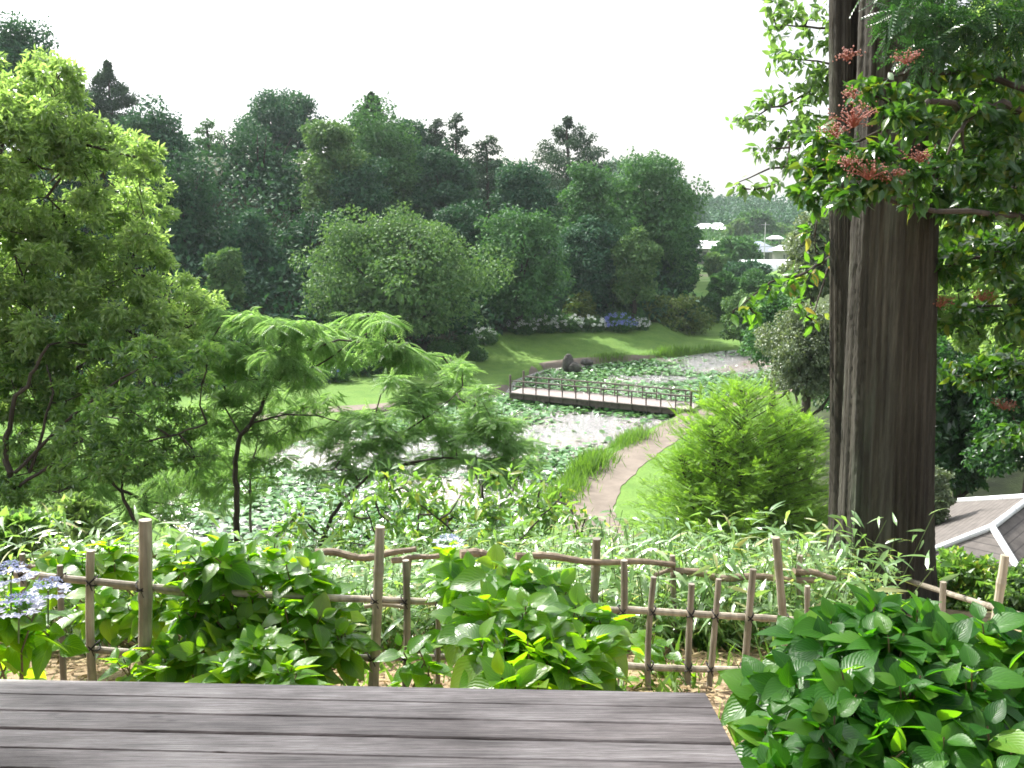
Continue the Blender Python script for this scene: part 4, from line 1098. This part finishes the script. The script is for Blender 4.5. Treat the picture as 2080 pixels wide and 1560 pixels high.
# dark drooping sprays entering the top right of the view
for (x, y, r, D) in [(1840,30,50,5.6),(1900,50,60,5.6),(1960,40,60,5.6),(2020,20,60,5.6),(1880,95,40,5.5),(1820,-30,60,5.8),(1950,-40,80,5.8),(2060,60,60,5.6)]:
    c = P(x, y, D); rr = r*D/F_PX
    leafball(g, rg, c, [rr, rr, rr*.45], 60, .16, REDW, 1, .8, .5, droop=.6)
g.build('crown', [M['l_shade'], M['bark']], big)

# ---------------------------------------------------------------- house roof at the right
N_ = P(2015, 1073, 13.0)
rdir = nrm((P(2095, 1012, 14.46)-N_)[None])[0]; rdir[2] = 0; rdir = nrm(rdir[None])[0]
bld = thing('low_house', 'grey shingled hip roof with white ridge caps below the slope at the right edge', 'house', (N_[0]+rdir[0]*3, N_[1]+rdir[1]*3, H(N_[0]+2, N_[1]+3)))
el = P(1872, 1118, 11.6)
eave = N_[2]-.92
cross = np.array([rdir[1], -rdir[0], 0])           # to the right of the ridge
RL = 2.05; half = 1.75
hipf = -rdir*2.2
nl_ = N_ + hipf - cross*half; nl_[2] = eave
nr_ = N_ + hipf + cross*half; nr_[2] = eave
E_ = N_ + rdir*RL
fl_ = E_ + rdir*2.2 - cross*half; fl_[2] = eave
fr_ = E_ + rdir*2.2 + cross*half; fr_[2] = eave
def roofmat(name, c0, c1):
    m, n, l, b, out = newmat(name)
    t = n.new('ShaderNodeTexCoord')
    sx = n.new('ShaderNodeSeparateXYZ'); l.new(t.outputs['Object'], sx.inputs[0])
    mu = n.new('ShaderNodeMath'); mu.operation = 'MULTIPLY'; mu.inputs[1].default_value = 17; l.new(sx.outputs[2], mu.inputs[0])
    fr = n.new('ShaderNodeMath'); fr.operation = 'FRACT'; l.new(mu.outputs[0], fr.inputs[0])
    a = nodes_noise(n, l, 7, 6)
    r = ramp(n, l, a.outputs[0], [(.3, c0), (.7, c1)])
    ln = ramp(n, l, fr.outputs[0], [(.04, (.25, .24, .24)), (.16, (1, 1, 1))])
    mm = n.new('ShaderNodeMixRGB'); mm.blend_type = 'MULTIPLY'; mm.inputs[0].default_value = 1
    l.new(r.outputs[0], mm.inputs[1]); l.new(ln.outputs[0], mm.inputs[2]); l.new(mm.outputs[0], b.inputs['Base Color'])
    b.inputs['Roughness'].default_value = .75
    bump(n, l, fr.outputs[0], b, .6, .02)
    return m
M['shingle'] = roofmat('roof_shingle', (.060, .051, .045), (.120, .104, .094))
g = Geo()
g.add([N_, E_, fl_, nl_], [(0, 2, 1), (0, 3, 2)]); g.add([N_, nl_, nr_], [(0, 2, 1), (0, 1, 2)][:1]); g.add([N_, nr_, fr_, E_], [(0, 2, 1), (0, 3, 2)]); g.add([E_, fl_, fr_], [(0, 1, 2)])
dn = np.array([0, 0, -.12])
g.add([nl_+dn, nr_+dn, fr_+dn, fl_+dn], [(0, 1, 2), (0, 2, 3)])
for a, b2_ in ((nl_, nr_), (nr_, fr_), (fr_, fl_), (fl_, nl_)): g.add([a, b2_, b2_+dn, a+dn], [(0, 1, 2), (0, 2, 3)])
rf = g.build('roof', M['shingle'], bld)
M['cap'] = plain('ridge_cap_white', (.62, .63, .64), .45, .5, .1)
for a, b2_ in ((N_, nl_), (N_, nr_), (N_, E_), (E_, fl_), (E_, fr_)):
    g = Geo(); L_ = np.linalg.norm(b2_-a); ns = max(2, int(L_/.9))
    for i in range(ns):
        s, e = a+(b2_-a)*(i/ns), a+(b2_-a)*((i+.985)/ns)
        g.tube([s+[0, 0, .02], e+[0, 0, .02]], [.05, .046], 10)
    o = g.build('ridge_cap', M['cap'], rf); o.location = -np.array(rf.location) - np.array(bld.location)
g = Geo()
ctrh = (nl_+nr_+fr_+fl_)/4; zgb = H(ctrh[0], ctrh[1])-.3
g.box([ctrh[0], ctrh[1], (zgb+eave-.1)/2], (2*half-.8, RL+3.4, eave-.12-zgb), np.array([cross, rdir, [0, 0, 1]]))
g.build('wall', plain('house_plaster', (.42, .38, .32), .9), bld)
# skylight on the right slope
sk = N_*.45 + (N_+hipf*.0+cross*half*.75+rdir*1.4)*.55; 
sl = (eave-N_[2])/half
q = N_ + cross*.62 + rdir*.55; q[2] = N_[2]+sl*.62
ey = nrm((cross+[0, 0, sl])[None])[0]; ex = rdir; ez = np.cross(ex, ey); ez = ez if ez[2] > 0 else -ez
g = Geo(); g.box(q+ez*.06, (.55, .34, .12), np.array([ex, ey, ez])); o = g.build('skylight', M['cap'], bld)
g = Geo(); g.box(q+ez*.125, (.42, .22, .02), np.array([ex, ey, ez])); o2 = g.build('pane', M['glass'], o); o2.location = -np.array(bld.location)-np.array(o.location)

print('near trees ok')
# ---------------------------------------------------------------- bamboo fence (grid) and branch-rail fence
def DF(px): return 3.62 + .55*max(px, -100)/2080
def bamboo(g, a, b, r, rg, nodes=.17, sides=10):
    a, b = np.array(a), np.array(b); L = np.linalg.norm(b-a); n = max(6, int(L/.03))
    t = np.linspace(0, 1, n); pts = a+(b-a)*t[:, None] + (np.sin(t*np.pi)[:, None]*rg.normal(size=3)*.006)
    s = (t*L+rg.random()*nodes) % nodes
    rad = r*(1 + .16*np.exp(-((s-nodes/2)/.006)**2) + .02*rg.normal(size=n)*.3)*(1.04-.10*t)
    g.tube(pts, rad, sides, True)
fence = thing('bamboo_fence', 'low grid fence of tied bamboo poles in front of the hydrangeas and big trunk', 'fence', (0, 3.9, H(0, 3.9)))
rgf = rng_(81)
posts = [(45,1150,50,1,.011),(122,1148,130,0,.011),(184,1118,192,0,.015),(295,1056,288,0,.024),(772,1070,755,0,.019),(824,1138,820,0,.014),(890,1198,888,0,.010),
 (1268,1138,1258,0,.014),(1328,1172,1318,0,.012),(1405,1186,1396,0,.013),(1460,1176,1438,0,.012),(1530,1156,1510,0,.014),(1576,1092,1606,0,.016),(1640,1190,1642,0,.011),
 (1916,1182,1905,0,.013),(2042,1128,2000,0,.018)]
for (tx, ty, bx, _, r) in posts:
    D = DF(tx) + (-.012 - r)
    a = P(tx, ty, D); 
    zg = H(a[0], D); drop = a[2]-zg
    bxw = P(bx, 1400, D)[0]; topx = a[0]; frac = drop/max(a[2]-P(bx, 1400, D)[2], .1)
    bpt = np.array([topx+(bxw-topx)*frac, D, zg-.08])
    g = Geo(); bamboo(g, bpt, a, r*1.12, rgf); g.build('bamboo_post', M['bamboo_d'] if r < .0145 else M['bamboo'], fence)
rails = [((30,1166),(400,1202)),((-120,1280),(365,1332)),((370,1199),(930,1224)),((360,1332),(935,1334)),((870,1220),(1300,1242)),((930,1333),(1290,1353)),
         ((1270,1238),(1710,1264)),((1255,1352),(1570,1360)),((1700,1262),(1910,1200)),((1560,1360),(2140,1380))]
rails = [r for r in rails if r[0] != (1700, 1262)]
rp_ = []
for (a, b) in rails:
    pa, pb = P(a[0], a[1], DF(a[0])), P(b[0], b[1], DF(b[0])); rp_.append((a, b))
    g = Geo(); bamboo(g, pa, pb, .0150, rgf, .24); g.build('bamboo_rail', M['bamboo'], fence)
g = Geo(); bamboo(g, P(1835, 1176, 6.2), P(2150, 1272, 4.35), .017, rgf, .24); g.build('bamboo_rail', M['bamboo_d'], fence)
# doubled thin rail behind
for (a, b) in [((230,1192),(440,1218)),((740,1232),(830,1236))]:
    g = Geo(); bamboo(g, P(a[0], a[1], DF(a[0])+.04), P(b[0], b[1], DF(b[0])+.04), .009, rgf, .24); g.build('bamboo_rail', M['bamboo'], fence)
# cord ties at the crossings
for (tx, ty, bx, _, r) in posts:
    for (a, b) in rails:
        for t in [0]:
            px = tx; 
            for _k in range(3):
                f = (px-a[0])/(b[0]-a[0]); py = a[1]+f*(b[1]-a[1]); px = tx+(bx-tx)*(py-ty)/(1400-ty)
            if 0.0 < f < 1.0:
                D = DF(px); c = P(px, py, D-.012-r*.6)
                g = Geo()
                th = np.linspace(0, 2*np.pi, 13)
                for s in (-1, 1):
                    q = c + np.stack([np.cos(th)*(r*1.25), np.sin(th)*(r*1.5+.012)+.008, np.cos(th)*s*.017], 1)
                    g.tube(q, .0032, 5, False)
                g.tube([c+[0, -r*1.4, -.003], c+[.012, -r*1.7, -.03]], .0022, 4)
                g.build('cord_tie', M['tie'], fence)

rail_f = thing('branch_fence', 'rustic fence of crooked branch rails on short posts behind the bamboo grid fence', 'fence', (0, 4.7, H(0, 4.7)))
def DR(px): return 4.55+.5*px/2080
for (pts, r) in [([(640,1121),(700,1127),(765,1132),(845,1113)], .016), ([(795,1138),(840,1134),(892,1126)], .013), ([(935,1123),(990,1128),(1052,1139)], .019), ([(1048,1128),(1140,1134),(1260,1142),(1372,1146)], .016),
                 ([(1368,1158),(1430,1168),(1490,1174),(1580,1174),(1655,1180)], .017), ([(1612,1160),(1650,1164),(1696,1172)], .015), ([(40,1150),(75,1152)], .012), ([(310,1128),(350,1134)], .013),([(1330,1166),(1368,1160)], .010)]:
    p = np.array([P(x, y, DR(x)) for x, y in pts]); m = len(p); t = np.linspace(0, m-1, m*7)
    q = np.stack([np.interp(t, np.arange(m), p[:, i]) for i in range(3)], 1)
    q[:, 2] += .006*np.sin(t*4+pts[0][0]); q[:, 1] += .01*np.sin(t*3)
    g = Geo(); g.tube(q, r*1.15*(1+.15*rgf.normal(size=len(q))*.5)*np.linspace(1.1, .85, len(q)), 9, True, rough=.12, rg=rgf)
    g.build('branch_rail', M['branch'], rail_f)
for (tx, ty, bx, r) in [(1212,1094,1200,.024),(1366,1128,1370,.016),(1625,1128,1618,.016),(45,1125,50,.014),(314,1108,320,.016),(832,1128,834,.014),(1050,1132,1056,.012)]:
    D = DR(tx)+.035; a = P(tx, ty, D); zg = H(a[0], D); b = P(bx, 1300, D)
    g = Geo(); f = (a[2]-zg)/(a[2]-b[2]); bamboo(g, [a[0]+(b[0]-a[0])*f, D, zg-.1], a, r, rgf)
    g.build('bamboo_post', M['bamboo_d'], rail_f)

# ---------------------------------------------------------------- hydrangeas close by
def hydrangea(label, base, blobs, mat, leaf, n_per, seed, spread=.5, stems=14):
    rg = rng_(seed); root = thing('hydrangea_bush', label, 'hydrangea', base, None)
    g = Geo(); gs = Geo()
    for (px, py, rp, D, w) in blobs:
        c0 = P(px, py, D); r = rp*D/F_PX
        ns = max(1, int(n_per*w))
        for k in range(ns):
            d = rand_unit(rg, 1)[0]; d[2] = abs(d[2])*.9-.15
            c = c0 + d*r*(.3+.7*rg.random()**.5)*np.array([1, .8, 1])
            axis = nrm((d*.5+np.array([0, -.15, .75])+rg.normal(size=3)*.15)[None])[0]
            # opposite pairs, each turned 90 degrees from the last
            e1 = nrm(np.cross(axis, rg.normal(size=3))[None])[0]; e2 = np.cross(axis, e1)
            for lv in range(4):
                q = c - axis*(.035*lv)
                u = (e1 if lv % 2 else e2)
                sz = leaf*(.50 if lv == 0 else .85 if lv == 1 else 1.0)*(.85+.3*rg.random())
                el = .75 if lv == 0 else .35 if lv == 1 else .05
                for s in (-1, 1):
                    ax = u*s*1.0 + axis*el + rg.normal(size=3)*.12 + np.array([0, 0, -.10*lv])
                    g.scatter(HYD, frames(ax[None], (axis+rg.normal(size=3)*.15)[None]), (q+u*s*.01)[None], sz)
            low = c - axis*.16
            gs.tube([c, c-axis*.06, low], [.0025, .003, .0035], 5, False)
            if rg.random() < .5:
                gd = np.array([c0[0]*.4+base[0]*.6+rg.normal()*r*.4, c0[1]*.6+base[1]*.4, H(c0[0], c0[1])])
                gs.tube([low, (low+gd)/2+rg.normal(size=3)*.03, gd], [.0035, .0045, .006], 5, False)
    g.build('foliage', mat, root, sm=True); gs.build('stems', M['stem_b'], root)
    return root
bl = [(x, y, r, D, w) for x, y, r, D, w in [(130,1150,70,4.4,1.0),(230,1130,60,4.5,1),(330,1150,70,4.4,1.2),(430,1150,80,4.3,1.4),(530,1150,80,4.3,1.4),(610,1170,60,4.2,1),(200,1230,70,4.1,1),(300,1230,70,4.05,1.2),(400,1240,80,3.95,1.6),
   (500,1250,80,3.85,1.7),(600,1250,70,3.9,1.5),(670,1220,50,4.0,.8),(420,1320,70,3.6,1.4),(520,1330,70,3.55,1.4),(620,1330,60,3.6,1.2),(690,1300,40,3.8,.8),(330,1330,50,3.6,.8),(260,1350,36,3.4,.6),(470,1370,60,3.4,1),(590,1380,50,3.4,.8)]]
bl = [(x, y, r, (min(D, 3.95)-.20*((x*7+y) % 3)/2 if x >= 400 else D), w) for x, y, r, D, w in bl]
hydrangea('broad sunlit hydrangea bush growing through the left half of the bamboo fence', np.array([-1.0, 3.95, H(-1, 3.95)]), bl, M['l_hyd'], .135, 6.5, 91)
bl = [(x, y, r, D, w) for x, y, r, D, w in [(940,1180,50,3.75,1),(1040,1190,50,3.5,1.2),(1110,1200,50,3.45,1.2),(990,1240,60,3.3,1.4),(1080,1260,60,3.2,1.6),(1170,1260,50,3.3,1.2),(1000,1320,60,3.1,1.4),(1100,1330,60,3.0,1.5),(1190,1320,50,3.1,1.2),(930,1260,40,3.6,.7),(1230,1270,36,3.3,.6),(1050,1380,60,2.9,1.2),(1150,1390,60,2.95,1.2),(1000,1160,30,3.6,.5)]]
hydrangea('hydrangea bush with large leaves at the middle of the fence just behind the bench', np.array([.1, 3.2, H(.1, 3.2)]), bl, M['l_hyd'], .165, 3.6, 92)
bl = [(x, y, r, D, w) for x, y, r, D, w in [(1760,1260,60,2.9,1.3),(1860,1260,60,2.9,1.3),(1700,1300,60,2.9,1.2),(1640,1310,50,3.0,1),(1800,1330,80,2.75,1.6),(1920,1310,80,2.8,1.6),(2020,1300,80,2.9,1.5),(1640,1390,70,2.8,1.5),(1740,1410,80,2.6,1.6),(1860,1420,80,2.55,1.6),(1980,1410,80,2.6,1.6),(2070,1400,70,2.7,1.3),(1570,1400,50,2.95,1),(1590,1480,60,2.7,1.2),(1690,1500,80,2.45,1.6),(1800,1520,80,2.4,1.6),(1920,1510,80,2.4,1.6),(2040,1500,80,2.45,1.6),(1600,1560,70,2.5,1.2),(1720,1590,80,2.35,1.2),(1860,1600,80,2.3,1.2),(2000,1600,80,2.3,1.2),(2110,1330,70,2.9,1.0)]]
hydrangea('large hydrangea bush with shade-darkened leaf colour in the lower right corner beside the bench end', np.array([1.1, 2.7, H(1.1, 2.7)]), bl, M['l_hyd_shaded'], .160, 3.2, 93)
bl = [(x, y, r, D, w) for x, y, r, D, w in [(10,1220,40,2.95,1),(60,1240,40,2.95,1),(20,1290,50,3.0,1),(90,1280,30,3.0,.6),(-40,1260,60,2.9,1.2),(40,1330,40,3.1,.8)]]
hl = hydrangea('hydrangea with three pale blue flower heads at the left edge', np.array([-1.65, 3.0, H(-1.65, 3.0)]), bl, M['l_hyd'], .125, 2.2, 94)
rg = rng_(95)
def lacecap(px, py, D, R, par, seed):
    rg = rng_(seed); c = P(px, py, D); g = Geo()
    m = 16
    for k in range(m):                                    # sterile florets round the rim
        a = k/m*6.283+rg.random()*.2; q = c+np.array([math.cos(a)*R*(.75+.25*rg.random()), math.sin(a)*R*.85, rg.normal()*.006-.008])
        for p_ in range(4):
            b = p_*math.pi/2+rg.random(); ax = np.array([math.cos(b), math.sin(b), .12])
            g.scatter(DIA, frames(ax[None], nrm(np.array([[0, -.3, 1.]])+rg.normal(size=(1, 3))*.2)), q[None], .023)
    n = 150; rr = R*.7*np.sqrt(rg.random(n)); a = rg.random(n)*6.283
    T_ = c+np.stack([rr*np.cos(a), rr*np.sin(a), .014*(1-(rr/R)**2)*2+rg.random(n)*.01], 1)
    g.scatter(DIA, frames(rand_unit(rg, n), nrm(rg.normal(size=(n, 3))*.5+[0, 0, 1])), T_, .009, 1)
    o = g.build('flower_head', [M['petall'], M['petalc']], par)
    g = Geo(); g.tube([c-[0, 0, .005], c-[.01, 0, .12]], .003, 5); s = g.build('flower_stalk', M['stem'], o); s.location = (0, 0, 0)
    return o
lacecap(22, 1166, 2.85, .066, hl, 1); lacecap(98, 1196, 2.95, .062, hl, 2); lacecap(38, 1231, 2.75, .070, hl, 3)
hm = hydrangea('small hydrangea sprig with one pale blue flower head poking above the branch rails', np.array([-.33, 4.9, H(-.33, 4.9)]), [(912,1125,22,4.9,1)], M['l_hyd'], .13, 2, 96)
lacecap(912, 1100, 4.9, .075, hm, 4)
hydrangea('small leafy hydrangea shoot at the fence foot between the two larger bushes', np.array([-.42, 3.2, H(-.42, 3.2)]), [(855,1330,30,3.25,1.2),(830,1310,20,3.25,.5),(870,1370,30,3.2,.8)], M['l_hyd'], .115, 2.2, 97)
hydrangea('low hydrangea shoots behind the fence poles right of the middle bush', np.array([.75, 4.2, H(.75, 4.2)]), [(1320,1300,30,4.3,1),(1360,1330,30,4.2,.8),(1300,1370,40,4.0,1),(1380,1370,30,4.1,.6),(1230,1370,30,3.9,.6)], M['l_hyd'], .11, 2.2, 98)

# ---------------------------------------------------------------- dwarf bamboo on the slope: stuff
rg = rng_(101); g = Geo()
n = 5200
sy = 4.75 + 8.5*rg.random(n)**1.25; su = rg.uniform(-.62, .40, n); sx = su*sy
path_c = np.interp(sy, [6.2, 7.6, 9.2, 11.5, 14], [-3.4, -4.0, -4.6, -5.5, -6.0])
k_ = (np.hypot(sx-bm_[0], sy-bm_[1]) > .5) & (np.abs(sx-path_c) > .55)
sx, sy = sx[k_], sy[k_]; sz = terrain(sx, sy); n = len(sx)
hh = rg.uniform(.20, .56, n)*(1+.25*np.sin(sx*1.3+sy))
lean = rg.normal(size=(n, 2))*.28
m = 11
for j in range(m):
    f = .25+.75*(j/(m-1))
    T_ = np.stack([sx+lean[:, 0]*hh*f, sy+lean[:, 1]*hh*f, sz+hh*f], 1) + rg.normal(size=(n, 3))*[.05, .05, .03]
    a = rg.random(n)*6.283; ax = np.stack([np.cos(a), np.sin(a), rg.normal(size=n)*.45+.05], 1)
    nor = nrm(np.stack([rg.normal(size=n)*.45, rg.normal(size=n)*.45, np.ones(n)], 1))
    g.scatter(SASA, frames(ax, nor), T_, rg.uniform(.08, .18, n))
tri = np.array([[0, .6, 0], [-.5, -.3, 0], [.5, -.3, 0], [0, .6, 1], [-.5, -.3, 1], [.5, -.3, 1]])*[.0045, .0045, 1]
cu = []
ax = nrm(np.stack([lean[:, 0], lean[:, 1], np.ones(n)], 1))
for i in range(n):
    b = np.array([sx[i], sy[i], sz[i]-.03]); v = tri.copy()[:, :]*[1, 1, hh[i]]; v = v + b + np.outer(tri[:, 2], [lean[i, 0]*hh[i], lean[i, 1]*hh[i], 0])
    g.add(v, [(0, 1, 4), (0, 4, 3), (1, 2, 5), (1, 5, 4), (2, 0, 3), (2, 3, 5)], None, 1)
tag(g.build('dwarf_bamboo', [M['l_sasa'], M['stem']]), kind='stuff', label='pale glinting dwarf bamboo leaves covering the slope behind the fence', cat='dwarf bamboo')

# dark leafy understorey between fence and slope at right and left
for i, (lb, cx, tp, bt, hw, D, mt, lf, nl) in enumerate([
 ('leafy green bush in front of the roof, right of the big trunk', 1960, 1120, 1270, 90, 6.6, 'l_comp', .060, 3600),
 ('leafy bush at the right edge below the roof corner', 2080, 1150, 1320, 70, 6.2, 'l_deep', .060, 2800),
 ('shaded leafy clump behind the grid fence, left of the trunk foot', 1430, 1262, 1345, 110, 5.0, 'l_deep', .055, 3000),
 ('low dark leafy clump behind the left end of the fence', 40, 1040, 1200, 90, 6.2, 'l_deep', .07, 3400),
 ('leafy sapling clump under the dark slim trunks at left', 160, 1020, 1150, 90, 7.8, 'l_bright', .07, 3400),
]):
    far_tree(lb, cx, tp, bt, hw, D, M[mt], 'broad', seed=160+i, leaf=lf, nleaf=nl, group='bushes along the fence', cat='bush', ncl=30, name='bush')

# bent reed stems and dry litter on the ground by the fence
rg = rng_(111); g = Geo(); n = 9000
x = rg.uniform(-3, 3.4, n); y = 2.0 + 3.2*rg.random(n); z = terrain(x, y)+.012+.02*rg.random(n)
a = rg.random(n)*6.283
g.scatter(SASA, frames(np.stack([np.cos(a), np.sin(a), rg.normal(size=n)*.12], 1), nrm(rg.normal(size=(n, 3))*.3+[0, 0, 1])), np.stack([x, y, z], 1), rg.uniform(.04, .12, n))
tag(g.build('leaf_litter', M['litter']), kind='stuff', label='dry straw coloured leaf litter on the ground by the fence', cat='leaf litter')
g = Geo(); n = 2600
x = rg.uniform(-3, 3.4, n); y = 2.6 + 2.6*rg.random(n); kk = np.sin(x*3+1)*np.sin(y*4) > -.1; x, y = x[kk], y[kk]; n = len(x)
g.scatter(BLADE, frames(nrm(np.stack([rg.normal(size=n)*.5, rg.normal(size=n)*.5, np.ones(n)], 1)), rand_unit(rg, n)), np.stack([x, y, terrain(x, y)-.01], 1), rg.uniform(.06, .20, n))
tag(g.build('weeds', M['grass']), kind='stuff', label='small green weeds sprouting from the litter by the fence', cat='weeds')

# ---------------------------------------------------------------- bench
ZB = 7.70
bk0, bk1 = G(0, 1378, ZB), G(1432, 1406, ZB); fr1 = G(1512, 1562, ZB)
bx_ = nrm((bk1-bk0)[None])[0]; by_ = np.array([bx_[1], -bx_[0], 0])        # towards the camera
endv = fr1-bk1; pitchx = endv@bx_; deepy = endv@by_
bench = thing('wooden_bench', 'long weathered grey plank bench across the bottom of the view', 'bench', (bk1[0]-1.2, bk1[1]-.2, H(bk1[0]-1.2, bk1[1]-.2)))
LB, pw = 3.4, .0885
rg = rng_(121); g = Geo()
npl = 6
def plank(s0, s1, w0, w1, zt, th=.032):
    nx = 40; xs_ = np.linspace(s0, s1, nx)
    e = .004
    prof_ = [(w0, zt-th), (w0, zt-e), (w0+e, zt), (w1-e, zt), (w1, zt-e), (w1, zt-th)]
    ed = rg.normal(size=nx)*.0006
    return np.array([[bk1 + bx_*x + by_*(w+ed[i]) + np.array([0, 0, z-ZB]) for (w, z) in prof_] for i, x in enumerate(xs_)])
for k in range(npl):
    w0 = k*pw; w1 = w0+pw-.0022
    dz = rg.normal()*.0010
    sl_ = pitchx/deepy
    q = plank(-LB, 0+(w0+w1)/2*sl_, w0, w1, ZB+dz); q[-1] += (np.array([w0, w0, w0, w1, w1, w1])-(w0+w1)/2)[:, None]*sl_*bx_
    g.quadgrid(q, True)
    for kk, sgn in ((0, 1), (-1, -1)):
        f = [(0, 1, 2), (0, 2, 3), (0, 3, 4), (0, 4, 5)]; g.add(q[kk], f, None)
bo = g.build('seat', M['plank'], bench)
gs_ = Geo()
for s_ in (-.25, -1.5, -2.9):
    for k in range(npl):
        for w_ in (.022, pw-.026):
            c = bk1+bx_*(s_+rg.normal()*.004)+by_*(k*pw+w_+rg.normal()*.002)
            gs_.tube([[c[0], c[1], ZB-.004], [c[0], c[1], ZB+.0022]], .0036, 8)
gs_.build('screw_heads', plain('screw_steel', (.09, .08, .075), .5), bo)
wt = npl*pw
for s in (-.25, -1.5, -2.9):
    g = Geo(); c = bk1+bx_*s+by_*(wt/2); g.box([c[0], c[1], ZB-.075], (.09, wt*.86, .07), np.array([bx_, by_, [0, 0, 1]])); g.build('crossbeam', M['wood_dark'], bench)
    for w in (.07, wt-.07):
        c = bk1+bx_*s+by_*w; zz = H(c[0], c[1])-.04
        g = Geo(); g.box([c[0], c[1], (zz+ZB-.112)/2], (.08, .08, ZB-.112-zz), np.array([bx_, by_, [0, 0, 1]])); g.build('leg', M['wood_dark'], bench)
g = Geo(); c = bk1-bx_*LB/2+by_*(wt+.010); g.box([c[0], c[1], ZB-.045], (LB, .022, .075), np.array([bx_, by_, [0, 0, 1]])); g.build('edge_board', M['wood_dark'], bench)

# ---------------------------------------------------------------- unseen shelter beside the viewpoint, added to shade the bench
sh = thing('shade_shelter', 'unseen open shelter beside the viewpoint, added to shade the bench', 'shelter', (0, 0, H(0, 0)))
g = Geo()
rz0, rz1 = 10.02, 11.6
v = [(-7.0, 4.15, rz0), (-.85, 4.15, rz0), (-.85, -3.4, rz0), (-7.0, -3.4, rz0), (-4.8, .4, rz1), (-3.0, .4, rz1)]
v2 = [(a, b, c-.10) for a, b, c in v]
f = [(0, 1, 5), (0, 5, 4), (2, 3, 4), (2, 4, 5), (1, 2, 5), (3, 0, 4)]
g.add(v, f); g.add(v2, [(a, c, b) for a, b, c in f])
for a, b in ((0, 1), (1, 2), (2, 3), (3, 0)): g.add([v[a], v[b], v2[b], v2[a]], [(0, 2, 1), (0, 3, 2)])
g.build('roof', M['wood_dark'], sh)
for (x, y) in ((-6.4, 3.2), (-6.4, -2.8), (-1.3, -2.8)):
    g = Geo(); g.tube([[x, y, H(x, y)-.1], [x, y, rz0+.05]], .09, 10); g.build('post', M['wood_dark'], sh)

# ---------------------------------------------------------------- air
HAZE = 0.00024
if HAZE > 0:
    g = Geo(); g.box((60, 195, 20), (760, 420, 50))
    hz = g.build('haze', bpy.data.materials.new('haze_air')); hz.display_type = 'WIRE'
    m = hz.data.materials[0]; m.use_nodes = True; n = m.node_tree.nodes; n.clear()
    o_ = n.new('ShaderNodeOutputMaterial'); pv_ = n.new('ShaderNodeVolumePrincipled')
    pv_.inputs['Color'].default_value = (.82, .90, .96, 1); pv_.inputs['Density'].default_value = HAZE; pv_.inputs['Anisotropy'].default_value = .3
    m.node_tree.links.new(pv_.outputs[0], o_.inputs['Volume'])
    tag(hz, kind='stuff', label='faint summer haze in the air of the valley', cat='haze')
print('done')
